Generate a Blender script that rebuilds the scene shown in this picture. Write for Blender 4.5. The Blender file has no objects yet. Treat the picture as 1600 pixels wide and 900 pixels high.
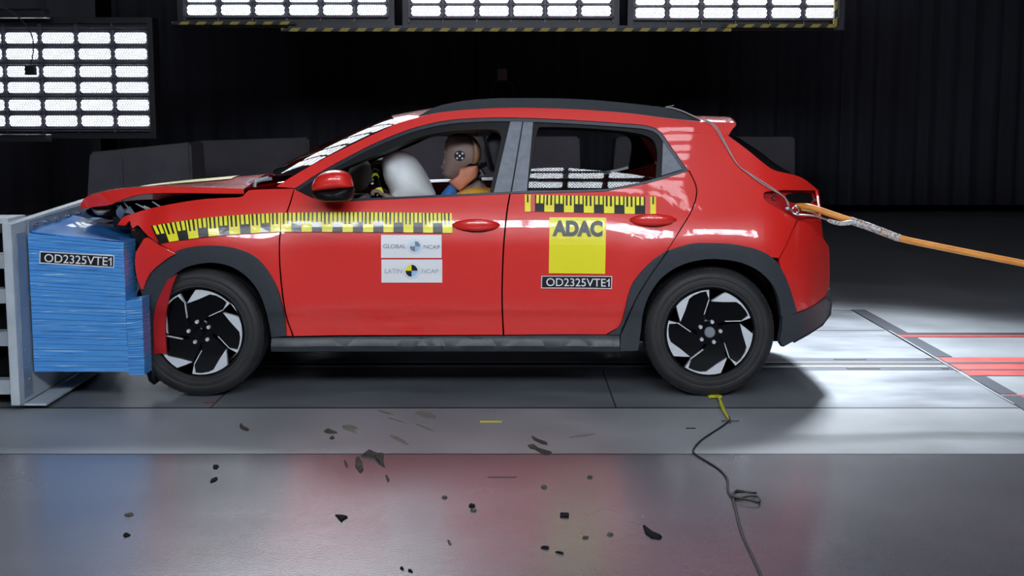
import bpy, bmesh, math, random
from mathutils import Vector, Matrix
from mathutils.geometry import tessellate_polygon
random.seed(7)
C = bpy.context.scene.collection
PI = math.pi

# ------------------------------------------------------------------ camera
FPX = 2040.0                      # focal length in pixels of the 1600 px wide frame
CAM = Vector((0.0, -7.37, 1.414))
TH = math.atan(268.0 / FPX)       # pitch down
cd = bpy.data.cameras.new('camera'); cam = bpy.data.objects.new('camera', cd); C.objects.link(cam)
cam.location = CAM; cam.rotation_euler = (PI/2 - TH, 0, 0)
cd.sensor_width = 36.0; cd.lens = 36.0 * FPX / 1600.0
cd.clip_end = 200
bpy.context.scene.camera = cam
FW = Vector((0, math.cos(TH), -math.sin(TH))); UPV = Vector((0, math.sin(TH), math.cos(TH)))

# ------------------------------------------------------------------ world, exposure
sc = bpy.context.scene
w = bpy.data.worlds.new('world'); sc.world = w; w.use_nodes = True
w.node_tree.nodes['Background'].inputs[0].default_value = (0.55, 0.6, 0.75, 1)
w.node_tree.nodes['Background'].inputs[1].default_value = 0.045
sc.view_settings.view_transform = 'Standard'; sc.view_settings.look = 'None'
sc.view_settings.exposure = 0.5; sc.view_settings.gamma = 1.0
sc.view_settings.use_curve_mapping = False
LED_BACK = 9.5      # emission of the LED dots in the banks behind the car
LED_FRONT = 54.0     # banks hung on the camera's side of the hall
LED_TOP = 12.0

def area(name, loc, target, sx, sy, power, color=(0.86, 0.93, 1.0), spread=180):
    l = bpy.data.lights.new(name, 'AREA'); l.shape = 'RECTANGLE'; l.size = sx; l.size_y = sy
    l.energy = power; l.color = color; l.spread = math.radians(spread)
    o = bpy.data.objects.new(name, l); C.objects.link(o); o.location = loc
    o.rotation_euler = (Vector(target) - Vector(loc)).to_track_quat('-Z', 'Y').to_euler()
    return o
area('back_flood_light', (2.6, 3.4, 5.2), (1.9, 0.35, 0.0), 0.9, 0.6, 55, spread=42)
area('left_flood_light', (-2.0, 4.2, 5.4), (-1.0, 0.2, 0.6), 2.4, 1.0, 45, spread=70)

# ------------------------------------------------------------------ pixel rays to points in the hall
def ray(px, py):
    return FW + Vector((1, 0, 0)) * ((px - 800) / FPX) - UPV * ((py - 450) / FPX)
def W(px, py, Y):
    d = ray(px, py); t = (Y - CAM.y) / d.y
    return CAM + d * t
def G(px, py, z=0.0):
    d = ray(px, py); t = (z - CAM.z) / d.z
    return CAM + d * t

# ------------------------------------------------------------------ materials
def mat(name, col, rough=0.5, metal=0.0, coat=0.0, spec=None, trans=0.0, emis=None, es=0.0, alpha=None, ior=None):
    m = bpy.data.materials.new(name); m.use_nodes = True
    b = m.node_tree.nodes['Principled BSDF']
    b.inputs['Base Color'].default_value = (*col, 1); b.inputs['Roughness'].default_value = rough
    b.inputs['Metallic'].default_value = metal; b.inputs['Coat Weight'].default_value = coat
    b.inputs['Coat Roughness'].default_value = 0.03
    if spec is not None: b.inputs['Specular IOR Level'].default_value = spec
    if trans: b.inputs['Transmission Weight'].default_value = trans
    if emis: b.inputs['Emission Color'].default_value = (*emis, 1); b.inputs['Emission Strength'].default_value = es
    if alpha is not None: b.inputs['Alpha'].default_value = alpha
    if ior: b.inputs['IOR'].default_value = ior
    return m
def N(m, t, **kw):
    n = m.node_tree.nodes.new(t)
    for k, v in kw.items(): setattr(n, k, v)
    return n
def L(m, a, ao, b, bi): m.node_tree.links.new(a.outputs[ao], b.inputs[bi])
def noise_mix(m, c1, c2, scale, stretch=(1, 1, 1), lo=0.35, hi=0.65, detail=6, rough=None, bump=None, bscale=None):
    b = m.node_tree.nodes['Principled BSDF']
    tc = N(m, 'ShaderNodeTexCoord'); mp = N(m, 'ShaderNodeMapping'); mp.inputs['Scale'].default_value = stretch
    L(m, tc, 'Object', mp, 'Vector')
    n = N(m, 'ShaderNodeTexNoise'); n.inputs['Scale'].default_value = scale; n.inputs['Detail'].default_value = detail
    L(m, mp, 0, n, 'Vector')
    r = N(m, 'ShaderNodeValToRGB'); r.color_ramp.elements[0].position = lo; r.color_ramp.elements[1].position = hi
    r.color_ramp.elements[0].color = (*c1, 1); r.color_ramp.elements[1].color = (*c2, 1)
    L(m, n, 'Fac', r, 'Fac'); L(m, r, 'Color', b, 'Base Color')
    if rough:
        mr = N(m, 'ShaderNodeMapRange'); mr.inputs['To Min'].default_value = rough[0]; mr.inputs['To Max'].default_value = rough[1]
        mr.inputs['From Min'].default_value = 0.3; mr.inputs['From Max'].default_value = 0.7
        L(m, n, 'Fac', mr, 'Value'); L(m, mr, 'Result', b, 'Roughness')
    if bump:
        n2 = N(m, 'ShaderNodeTexNoise'); n2.inputs['Scale'].default_value = bscale or scale * 8; n2.inputs['Detail'].default_value = 3
        L(m, tc, 'Object', n2, 'Vector')
        bp = N(m, 'ShaderNodeBump'); bp.inputs['Strength'].default_value = bump; bp.inputs['Distance'].default_value = 0.01
        L(m, n2, 'Fac', bp, 'Height'); L(m, bp, 'Normal', b, 'Normal')
    return m

M = {}
M['red'] = mat('red_paint', (0.80, 0.024, 0.018), 0.36, 0.0, 1.0)
M['red_in'] = mat('red_primer', (0.42, 0.008, 0.01), 0.5)
M['clad'] = noise_mix(mat('grey_plastic', (0.03, 0.034, 0.042), 0.42), (0.034, 0.039, 0.048), (0.040, 0.046, 0.056), 60, rough=(0.38, 0.46), bump=0.05, bscale=400)
M['rail'] = mat('rail_grey', (0.022, 0.028, 0.036), 0.28, 0.2, coat=0.4)
M['black'] = mat('black_plastic', (0.004, 0.004, 0.005), 0.4, spec=0.25)
M['gloss'] = mat('gloss_black', (0.002, 0.002, 0.003), 0.12, spec=0.35)
M['matte'] = mat('matte_black', (0.005, 0.005, 0.006), 0.9, spec=0.1)
M['pillar'] = noise_mix(mat('pillar_film', (0.16, 0.18, 0.22), 0.35), (0.15, 0.17, 0.21), (0.20, 0.22, 0.26), 30, rough=(0.32, 0.45))
M['trim'] = mat('trim_grey', (0.045, 0.05, 0.065), 0.25, 0.3)
M['glass'] = mat('tinted_glass', (0.62, 0.72, 0.72), 0.02, trans=1.0, ior=1.45)
M['rglass'] = mat('black_glass', (0.004, 0.005, 0.006), 0.03, coat=1.0)
def thin_glass(name, tint, refl):
    m = bpy.data.materials.new(name); m.use_nodes = True; nt = m.node_tree
    nt.nodes.remove(nt.nodes['Principled BSDF'])
    out = nt.nodes['Material Output']
    t = N(m, 'ShaderNodeBsdfTransparent'); t.inputs[0].default_value = (*tint, 1)
    g = N(m, 'ShaderNodeBsdfGlossy'); g.inputs['Roughness'].default_value = 0.015
    f = N(m, 'ShaderNodeFresnel'); f.inputs['IOR'].default_value = refl
    mx = N(m, 'ShaderNodeMixShader')
    L(m, f, 0, mx, 0); L(m, t, 0, mx, 1); L(m, g, 0, mx, 2); L(m, mx, 0, out, 'Surface')
    return m
M['glass'] = thin_glass('window_glass', (0.45, 0.55, 0.56), 1.9)
M['wshield'] = thin_glass('windscreen_glass', (0.40, 0.52, 0.52), 1.8)
M['tyre'] = noise_mix(mat('tyre_rubber', (0.014, 0.014, 0.016), 0.6), (0.012, 0.012, 0.014), (0.024, 0.024, 0.026), 9, rough=(0.5, 0.7))
M['alu'] = mat('machined_alloy', (0.74, 0.77, 0.82), 0.42, 0.35)
M['steel'] = mat('bright_steel', (0.6, 0.62, 0.65), 0.22, 1.0)
M['dsteel'] = mat('dark_steel', (0.10, 0.10, 0.12), 0.4, 0.8)
M['yellow'] = mat('yellow_film', (0.95, 0.86, 0.02), 0.35, coat=0.3)
M['ink'] = mat('black_ink', (0.012, 0.013, 0.018), 0.3, coat=0.2)
M['tick'] = mat('black_film', (0.008, 0.008, 0.008), 0.28, coat=0.5)
M['white'] = mat('white_film', (0.86, 0.88, 0.90), 0.4)
M['grey_ink'] = mat('grey_ink', (0.20, 0.23, 0.30), 0.5)
M['lgrey_ink'] = mat('pale_grey_ink', (0.42, 0.46, 0.52), 0.5)
M['lblue'] = mat('pale_blue_film', (0.36, 0.62, 0.85), 0.4)
M['cream'] = mat('pale_yellow_film', (0.85, 0.78, 0.35), 0.35)
M['redtape'] = mat('red_tape', (0.75, 0.10, 0.08), 0.4)
M['bag'] = noise_mix(mat('airbag_cloth', (0.72, 0.74, 0.74), 0.85), (0.80, 0.84, 0.86), (0.86, 0.89, 0.90), 14, bump=0.15, bscale=25)
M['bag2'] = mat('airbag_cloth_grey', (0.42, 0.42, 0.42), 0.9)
M['skin'] = noise_mix(mat('dummy_vinyl', (0.22, 0.15, 0.13), 0.5), (0.19, 0.13, 0.115), (0.25, 0.17, 0.145), 8, rough=(0.42, 0.6))
M['skin2'] = mat('dummy_cap_vinyl', (0.25, 0.13, 0.07), 0.45)
M['neck'] = noise_mix(mat('neck_leather', (0.62, 0.22, 0.12), 0.5), (0.56, 0.19, 0.10), (0.66, 0.25, 0.14), 12)
M['shirt'] = mat('yellow_shirt', (0.80, 0.40, 0.03), 0.85)
M['bib'] = mat('blue_cloth', (0.03, 0.16, 0.50), 0.7)
M['trousers'] = mat('dummy_trousers', (0.6, 0.28, 0.05), 0.85)
M['seat'] = noise_mix(mat('seat_fabric', (0.03, 0.032, 0.04), 0.8), (0.025, 0.027, 0.034), (0.05, 0.052, 0.062), 20, bump=0.1)
M['curtain'] = noise_mix(mat('black_curtain', (0.010, 0.010, 0.013), 0.95, spec=0.05), (0.040, 0.041, 0.054), (0.062, 0.064, 0.082), 1.2, (1, 1, 0.15))
M['curtain_lit'] = noise_mix(mat('lit_black_curtain', (0.1, 0.1, 0.12), 0.95, spec=0.05), (0.10, 0.10, 0.125), (0.15, 0.15, 0.18), 1.2, (1, 1, 0.15))  # paler copy of the black curtain, light on its folds put into the colour
M['concrete_w'] = noise_mix(mat('dark_block_concrete', (0.10, 0.10, 0.12), 0.9), (0.085, 0.085, 0.10), (0.11, 0.11, 0.13), 3, bump=0.15)
M['wallm'] = mat('black_wall', (0.01, 0.01, 0.012), 0.95)
M['orange'] = noise_mix(mat('orange_cable', (0.80, 0.30, 0.04), 0.45), (0.76, 0.27, 0.04), (0.85, 0.36, 0.06), 10)
M['mesh'] = noise_mix(mat('braided_grip', (0.5, 0.52, 0.55), 0.5, 0.3), (0.45, 0.25, 0.12), (0.62, 0.66, 0.70), 90, lo=0.42, hi=0.52)
M['wire'] = mat('grey_wire', (0.45, 0.40, 0.40), 0.45, 0.3)
M['cord'] = mat('dark_cord', (0.012, 0.014, 0.013), 0.6)
M['ytape'] = mat('yellow_tape', (0.78, 0.74, 0.04), 0.5)
M['dirt'] = noise_mix(mat('dry_dirt', (0.05, 0.045, 0.035), 0.9), (0.025, 0.024, 0.019), (0.07, 0.065, 0.053), 60, bump=0.5, bscale=120)
M['chip'] = mat('black_fragment', (0.008, 0.008, 0.009), 0.9, spec=0.08)
M['plate_w'] = noise_mix(mat('painted_steel', (0.42, 0.47, 0.52), 0.45), (0.36, 0.42, 0.48), (0.50, 0.55, 0.60), 5, rough=(0.35, 0.6))
M['plate_b'] = noise_mix(mat('blue_grey_steel', (0.20, 0.25, 0.33), 0.4), (0.17, 0.22, 0.30), (0.24, 0.29, 0.37), 4, rough=(0.3, 0.5))
M['frame'] = mat('lamp_frame', (0.022, 0.022, 0.03), 0.4, 0.3)
M['leddark'] = mat('lamp_housing', (0.10, 0.10, 0.13), 0.4, 0.3)

# blue crushed honeycomb: horizontal layers and pale streaks
def blue_mat(name, base, streak):
    m = mat(name, base, 0.35, coat=0.3)
    b = m.node_tree.nodes['Principled BSDF']
    tc = N(m, 'ShaderNodeTexCoord'); mp = N(m, 'ShaderNodeMapping'); mp.inputs['Scale'].default_value = (3.0, 3.0, 95)
    L(m, tc, 'Object', mp, 'Vector')
    n = N(m, 'ShaderNodeTexNoise'); n.inputs['Scale'].default_value = 1.6; n.inputs['Detail'].default_value = 4
    L(m, mp, 0, n, 'Vector')
    r = N(m, 'ShaderNodeValToRGB'); cr = r.color_ramp
    cr.elements[0].position = 0.30; cr.elements[0].color = (base[0]*0.45, base[1]*0.5, base[2]*0.6, 1)
    cr.elements[1].position = 0.74; cr.elements[1].color = (*streak, 1)
    e = cr.elements.new(0.40); e.color = (*base, 1); e = cr.elements.new(0.64); e.color = (base[0]*1.2, base[1]*1.12, base[2], 1)
    L(m, n, 'Fac', r, 'Fac'); L(m, r, 'Color', b, 'Base Color')
    bp = N(m, 'ShaderNodeBump'); bp.inputs['Strength'].default_value = 0.2; bp.inputs['Distance'].default_value = 0.002
    L(m, n, 'Fac', bp, 'Height'); L(m, bp, 'Normal', b, 'Normal')
    return m
M['blue'] = blue_mat('blue_honeycomb', (0.07, 0.29, 0.72), (0.62, 0.80, 0.92))
M['blue_top'] = noise_mix(mat('blue_sheet', (0.03, 0.20, 0.62), 0.3, coat=0.4), (0.02, 0.17, 0.55), (0.05, 0.27, 0.72), 7)

# floors
M['floor'] = noise_mix(mat('coated_concrete', (0.2, 0.2, 0.21), 0.25, spec=0.9), (0.105, 0.103, 0.122), (0.122, 0.119, 0.142), 1.3, rough=(0.24, 0.28), bump=0.12, bscale=160)
M['floor'].node_tree.nodes['Principled BSDF'].inputs['Coat Weight'].default_value = 0.5
M['floor'].node_tree.nodes['Principled BSDF'].inputs['Coat Roughness'].default_value = 0.2
M['band'] = noise_mix(mat('smooth_screed', (0.3, 0.32, 0.34), 0.45), (0.23, 0.25, 0.27), (0.30, 0.325, 0.35), 1.6, rough=(0.38, 0.5), bump=0.05, bscale=90)
M['plate'] = noise_mix(mat('steel_floor_plate', (0.2, 0.22, 0.24), 0.35, 0.4), (0.19, 0.205, 0.23), (0.28, 0.30, 0.33), 1.8, (0.8, 1.6, 1), 0.3, 0.7, 8, rough=(0.34, 0.48), bump=0.04, bscale=60)
M['rfloor'] = noise_mix(mat('red_floor_paint', (0.5, 0.05, 0.04), 0.5), (0.40, 0.035, 0.035), (0.55, 0.07, 0.06), 8)
M['joint'] = mat('joint_dark', (0.02, 0.02, 0.024), 0.6)
M['railm'] = mat('rail_steel', (0.16, 0.17, 0.2), 0.35, 0.7)
M['paleline'] = mat('pale_steel_edge', (0.65, 0.68, 0.72), 0.3, 0.6)

def led_mat(name, strength, freq=(12, 5), rad=0.36):
    m = bpy.data.materials.new(name); m.use_nodes = True; nt = m.node_tree
    b = nt.nodes['Principled BSDF']; b.inputs['Base Color'].default_value = (0.3, 0.3, 0.36, 1); b.inputs['Roughness'].default_value = 0.3
    tc = N(m, 'ShaderNodeTexCoord'); sp = N(m, 'ShaderNodeSeparateXYZ'); L(m, tc, 'Generated', sp, 0)
    def mth(op, a=None, bb=None, av=None, bv=None):
        n = N(m, 'ShaderNodeMath', operation=op)
        if a: L(m, a[0], a[1], n, 0)
        if av is not None: n.inputs[0].default_value = av
        if bb: L(m, bb[0], bb[1], n, 1)
        if bv is not None: n.inputs[1].default_value = bv
        return (n, 0)
    v = mth('MULTIPLY', (sp, 'Z'), bv=freq[1]); row = mth('FLOOR', v); odd = mth('MODULO', row, bv=2.0)
    sh = mth('MULTIPLY', odd, bv=0.5)
    u = mth('MULTIPLY', (sp, 'X'), bv=freq[0]); u = mth('ADD', u, sh)
    fu = mth('SUBTRACT', mth('FRACT', u), bv=0.5); fv = mth('SUBTRACT', mth('FRACT', v), bv=0.5)
    d = mth('SQRT', mth('ADD', mth('MULTIPLY', fu, fu), mth('MULTIPLY', fv, fv)))
    dot = mth('LESS_THAN', d, bv=rad)
    st = mth('MULTIPLY_ADD', dot, bv=strength)
    st[0].inputs[2].default_value = strength * 0.04
    b.inputs['Emission Color'].default_value = (0.86, 0.92, 1.0, 1)
    L(m, st[0], 0, b, 'Emission Strength')
    return m
M['led_back'] = led_mat('led_lenses', LED_BACK, rad=0.29)
M['led_front'] = led_mat('led_lenses_front', LED_FRONT)
M['led_top'] = led_mat('led_lenses_top', LED_TOP)

# ------------------------------------------------------------------ object helpers
def tag(o, label, cat, group=None, kind=None):
    o['label'] = label
    if cat: o['category'] = cat
    if group: o['group'] = group
    if kind: o['kind'] = kind
    return o
def thing(name, label, cat, loc=(0, 0, 0), group=None):
    o = bpy.data.objects.new(name, None); C.objects.link(o); o.location = loc
    o.empty_display_size = 0.1
    return tag(o, label, cat, group)
def link(name, me, mats, parent=None, smooth=True, angle=35):
    for m in (mats if isinstance(mats, (list, tuple)) else [mats]): me.materials.append(m)
    if smooth:
        for p in me.polygons: p.use_smooth = True
        me.set_sharp_from_angle(angle=math.radians(angle))
    o = bpy.data.objects.new(name, me); C.objects.link(o)
    if parent is not None:
        o.parent = parent
        root = Vector((0, 0, 0)); p = parent
        while p is not None: root += p.location; p = p.parent
        if root.length: me.transform(Matrix.Translation(-root))
    return o
def struct(name, o): o['kind'] = 'structure'; return o

class MB:
    def __init__(s): s.v = []; s.f = []; s.mi = []
    def add(s, vs, fs, mi=0):
        b = len(s.v); s.v += [tuple(v) for v in vs]; s.f += [tuple(b + i for i in f) for f in fs]; s.mi += [mi] * len(fs); return s
    def box(s, a, b, mi=0, bev=0):
        (x0, y0, z0), (x1, y1, z1) = a, b
        if bev <= 0:
            vs = [(x0,y0,z0),(x1,y0,z0),(x1,y1,z0),(x0,y1,z0),(x0,y0,z1),(x1,y0,z1),(x1,y1,z1),(x0,y1,z1)]
            return s.add(vs, [(0,3,2,1),(4,5,6,7),(0,1,5,4),(1,2,6,5),(2,3,7,6),(3,0,4,7)], mi)
        bm = bmesh.new(); bmesh.ops.create_cube(bm, size=1)
        for v in bm.verts: v.co = Vector(((x0+x1)/2 + v.co.x*(x1-x0), (y0+y1)/2 + v.co.y*(y1-y0), (z0+z1)/2 + v.co.z*(z1-z0)))
        bmesh.ops.bevel(bm, geom=bm.edges[:], offset=bev, segments=3, affect='EDGES', profile=0.7)
        return s.addbm(bm, mi)
    def addbm(s, bm, mi=0):
        bm.verts.index_update(); s.add([v.co[:] for v in bm.verts], [[v.index for v in f.verts] for f in bm.faces], mi); bm.free(); return s
    def tube(s, pts, r, n=8, mi=0, closed=False):
        pts = [Vector(p) for p in pts]; k = len(pts); rs = r if isinstance(r, (list, tuple)) else [r] * k
        vs = []; fs = []; up = Vector((0.13, 0.21, 1)).normalized(); prev = None
        for i, p in enumerate(pts):
            a = pts[(i-1) % k] if (closed or i > 0) else p; b = pts[(i+1) % k] if (closed or i < k-1) else p
            t = (b - a).normalized()
            if prev is None:
                n1 = t.cross(up)
                if n1.length < 1e-3: n1 = t.cross(Vector((1, 0, 0)))
            else: n1 = prev - t * prev.dot(t)
            n1.normalize(); prev = n1; n2 = t.cross(n1)
            for j in range(n):
                q = 2*PI*j/n; vs.append(p + (n1*math.cos(q) + n2*math.sin(q)) * rs[i])
        m_ = k if closed else k-1
        for i in range(m_):
            for j in range(n):
                a = i*n + j; b = i*n + (j+1) % n; c = ((i+1) % k)*n + (j+1) % n; d = ((i+1) % k)*n + j
                fs.append((a, b, c, d))
        if not closed: fs.append(tuple(range(n))[::-1]); fs.append(tuple((k-1)*n + j for j in range(n)))
        return s.add(vs, fs, mi)
    def lathe(s, prof, c, axis='Y', n=48, mi=0, closed=False):
        # prof: (radius, offset along axis)
        vs = []; fs = []; k = len(prof); c = Vector(c)
        for r, h in prof:
            for j in range(n):
                q = 2*PI*j/n
                if axis == 'Y': vs.append(c + Vector((r*math.cos(q), h, r*math.sin(q))))
                elif axis == 'Z': vs.append(c + Vector((r*math.cos(q), r*math.sin(q), h)))
                else: vs.append(c + Vector((h, r*math.cos(q), r*math.sin(q))))
        for i in range(k if closed else k-1):
            for j in range(n):
                i2 = (i+1) % k
                fs.append((i*n+j, i*n+(j+1) % n, i2*n+(j+1) % n, i2*n+j))
        if not closed:
            fs.append(tuple(range(n))[::-1]); fs.append(tuple((k-1)*n+j for j in range(n)))
        return s.add(vs, fs, mi)
    def prism(s, poly, y0, y1, mi=0):
        # poly: (x,z) outline extruded between y0 and y1
        k = len(poly); vs = [(x, y0, z) for x, z in poly] + [(x, y1, z) for x, z in poly]
        fs = [(i, (i+1) % k, k + (i+1) % k, k + i) for i in range(k)]
        tri = tessellate_polygon([[Vector((x, z, 0)) for x, z in poly]])
        fs += [tuple(t) for t in tri] + [tuple(k + i for i in t[::-1]) for t in tri]
        return s.add(vs, fs, mi)
    def pillow(s, outline, yc, hw, n=9, e=2.6, mi=0, tilt=0.0, cen=None):
        k = len(outline); cx = sum(p[0] for p in outline)/k; cz = sum(p[1] for p in outline)/k
        if cen: cx, cz = cen
        vs = []; fs = []
        for i in range(n):
            t = -math.cos(PI * (i + 0.35) / (n - 0.3)); sc_ = max(0.0, 1 - abs(t)**e)**(1/e)
            for x, z in outline: vs.append((cx + (x-cx)*sc_ + tilt*t, yc + hw*t, cz + (z-cz)*sc_))
        for i in range(n-1):
            for j in range(k): fs.append((i*k+j, i*k+(j+1) % k, (i+1)*k+(j+1) % k, (i+1)*k+j))
        fs.append(tuple(range(k))[::-1]); fs.append(tuple((n-1)*k+j for j in range(k)))
        return s.add(vs, fs, mi)
    def build(s, name, mats, parent=None, smooth=True, angle=35):
        me = bpy.data.meshes.new(name); me.from_pydata(s.v, [], s.f)
        for p, i in zip(me.polygons, s.mi): p.material_index = i
        bm = bmesh.new(); bm.from_mesh(me); bmesh.ops.recalc_face_normals(bm, faces=bm.faces); bm.to_mesh(me); bm.free()
        return link(name, me, mats, parent, smooth, angle)

def cr(pts, n=5):
    """Catmull-Rom through an open list of points"""
    if len(pts) < 3: return list(pts)
    out = []
    P = [tuple(2*a-b for a, b in zip(pts[0], pts[1]))] + list(pts) + [tuple(2*a-b for a, b in zip(pts[-1], pts[-2]))]
    for i in range(1, len(P)-2):
        p0, p1, p2, p3 = P[i-1:i+3]
        for j in range(n):
            t = j/n
            out.append(tuple(0.5*((2*b) + (-a+c)*t + (2*a-5*b+4*c-d)*t*t + (-a+3*b-3*c+d)*t**3) for a, b, c, d in zip(p0, p1, p2, p3)))
    out.append(tuple(pts[-1])); return out
def crc(pts, n=5):
    k = len(pts); out = []
    for i in range(k):
        p0, p1, p2, p3 = pts[i-1], pts[i], pts[(i+1) % k], pts[(i+2) % k]
        for j in range(n):
            t = j/n
            out.append(tuple(0.5*((2*b) + (-a+c)*t + (2*a-5*b+4*c-d)*t*t + (-a+3*b-3*c+d)*t**3) for a, b, c, d in zip(p0, p1, p2, p3)))
    return out
def segs(*ss):
    out = []
    for s in ss:
        for p in cr(s): 
            if not out or (abs(out[-1][0]-p[0]) + abs(out[-1][1]-p[1])) > 0.3: out.append(p)
    if abs(out[0][0]-out[-1][0]) + abs(out[0][1]-out[-1][1]) < 0.3: out.pop()
    return out

# ================================================================== THE SETTING
gx = lambda px, py: G(px, py)
yN = G(800, 638).y            # near edge of the steel plates
yJ = G(800, 709.5).y          # joint of the floor band
yR0, yR1 = G(800, 578.5).y, G(800, 560).y
yP1 = G(800, 516.5).y; yP2 = G(800, 485).y
eA = G(1326, 484); eB = G(1588, 634)
def edgeX(y): return eB.x + (eA.x - eB.x) * (y - eB.y) / (eA.y - eB.y)

def slab(name, x0, x1, y0, y1, z, m, th=0.05):
    o = MB().box((x0, y0, z - th), (x1, y1, z)).build(name, m, smooth=False); return struct(name, o)
f = slab('floor', -9, 11, -12, yJ, 0.0, M['floor'])
slab('floor', -9, 11, yJ, yN, 0.0, M['band'])
slab('floor', -9, 11, yN, 14.0, -0.006, M['band'])
# steel plates over the pit
def plate(name, x0, y0, y1, m=M['plate'], z=0.0):
    vs = [(x0, y0), (edgeX(y0) , y0), (edgeX(y1), y1), (x0, y1)]
    b = MB(); b.add([(x, y, -0.03) for x, y in vs] + [(x, y, z) for x, y in vs], [(0,3,2,1), (4,5,6,7), (0,1,5,4), (1,2,6,5), (2,3,7,6), (3,0,4,7)])
    return struct(name, b.build(name, m, smooth=False))
xs = G(940, 570).x
plate('floor_plate', -9, yN + 0.02, yR0 - 0.01)
plate('floor_plate', -9, yR1 + 0.01, yP1 - 0.012)
plate('floor_plate', -9, yP1 + 0.012, yP2)
# right of the plates: screed at the same level
b = MB()
for y0, y1 in ((yN, yR0 - 0.02), (yR0 - 0.02, yR1 + 0.02), (yR1 + 0.02, yP1 + 0.4), (yP1 + 0.4, 13.5)):
    xa, xb = edgeX(y0) + 0.02, edgeX(y1) + 0.02
    if y1 > 12: xa = edgeX(yP2) + 0.02; xb = xa
    b.add([(xa, y0, -0.0005), (11, y0, -0.0005), (11, y1, -0.0005), (xb, y1, -0.0005)], [(0, 1, 2, 3)])
struct('floor', b.build('floor', M['band'], smooth=False))
b = MB().add([(-9, yP2 + 0.02, -0.0004), (edgeX(yP2) + 0.05, yP2 + 0.02, -0.0004), (edgeX(yP2) + 0.05, 13.5, -0.0004), (-9, 13.5, -0.0004)], [(0, 1, 2, 3)])
struct('floor', b.build('floor', M['band'], smooth=False))
def trim(i, x0, x1, y0, y1, m, z=0.002):
    return struct('trim', MB().box((x0, y0, z - 0.01), (x1, y1, z)).build('trim_%d' % i, m, smooth=False))
n_t = 1
def T(*a, **k):
    global n_t
    o = trim(n_t, *a, **k); n_t += 1; return o
T(-9, edgeX(yN), yN - 0.004, yN + 0.018, M['joint'], z=0.001)
T(-9, 11, yJ - 0.006, yJ + 0.006, M['joint'], z=0.0008)
# tow rail channel
T(-9, 11, yR0 - 0.01, yR1 + 0.01, M['railm'], z=-0.0002)
T(-9, 11, G(0, 570.5).y, G(0, 567).y, M['joint'], z=0.0012)
T(-9, edgeX(0), G(0, 573.5).y, G(0, 571).y, M['paleline'], z=0.0016)
T(-9, edgeX(0), G(0, 566.6).y, G(0, 565.6).y, M['paleline'], z=0.0016)
T(-9, edgeX(yP1), yP1 - 0.012, yP1 + 0.012, M['joint'], z=0.0006)
# red markings right of the plates
def redstripe(pyb, pyt, z=0.003):
    y0, y1 = G(0, pyb).y, G(0, pyt).y
    b = MB().add([(edgeX(y0) + 0.03, y0, z), (11, y0, z), (11, y1, z), (edgeX(y1) + 0.03, y1, z)], [(0, 1, 2, 3)])
    global n_t
    o = struct('trim', b.build('trim_%d' % n_t, M['rfloor'], smooth=False)); n_t += 1
redstripe(527, 521); redstripe(566.5, 559); redstripe(577.5, 569.5); redstripe(587.5, 579.5)
redstripe(625.5, 617.5)
T(edgeX(yR0) + 0.02, 11, G(0, 579.4).y, G(0, 577.6).y, M['joint'], z=0.0034)
T(edgeX(yR0) + 0.02, 11, G(0, 569.4).y, G(0, 566.6).y, M['joint'], z=0.0034)
T(edgeX(yP1) + 0.02, 11, G(0, 524).y, G(0, 520.5).y, M['joint'], z=0.0034)
# diagonal steel edge of the pit cover with grey filler band beside it
def diag(px0, py0, px1, py1, wd, m, z):
    a, c = G(px0, py0), G(px1, py1); d = (c - a).normalized(); n_ = Vector((d.y, -d.x, 0)) * wd
    global n_t
    b = MB().add([(p.x, p.y, z) for p in (a, c, c + n_, a + n_)], [(0, 1, 2, 3)])
    o = struct('trim', b.build('trim_%d' % n_t, m, smooth=False)); n_t += 1
diag(1583, 632.5, 1388, 517, 0.012, M['paleline'], 0.004)
diag(1600, 642, 1566, 619, 0.09, M['railm'], 0.0042)
diag(1562, 616, 1514, 588, 0.09, M['railm'], 0.0022)
diag(1462, 558, 1330, 484, 0.10, M['railm'], 0.0022)
for (x0, y0, x1, y1) in ((1304, 562.3, 1352, 561.2), (1324, 576.8, 1374, 575.6), (1448, 561.2, 1455, 560.4), (1473, 576.6, 1481, 575.4)):
    a, c = G(x0, y0), G(x1, y1); T(a.x, c.x, a.y, c.y + 0.006, M['joint'], z=0.0026)
# plate joints across
a, c = G(962, 636), G(934, 582)
T(a.x - 0.004, a.x + 0.004, yN + 0.02, yR0 - 0.01, M['joint'], z=0.0006)
a = G(330, 636); T(a.x - 0.004, a.x + 0.004, yN + 0.02, yR0 - 0.01, M['joint'], z=0.0006)

# hall shell
struct('wall_back', MB().box((-12, 13.5, 0), (13, 13.7, 8)).build('wall_back', M['wallm'], smooth=False))
struct('wall_left', MB().box((-12.2, -12, 0), (-12, 13.7, 8)).build('wall_left', M['wallm'], smooth=False))
struct('wall_right', MB().box((13, -12, 0), (13.2, 13.7, 8)).build('wall_right', M['wallm'], smooth=False))
struct('ceiling', MB().box((-12, -12, 8), (13, 13.7, 8.2)).build('ceiling', M['wallm'], smooth=False))

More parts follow.
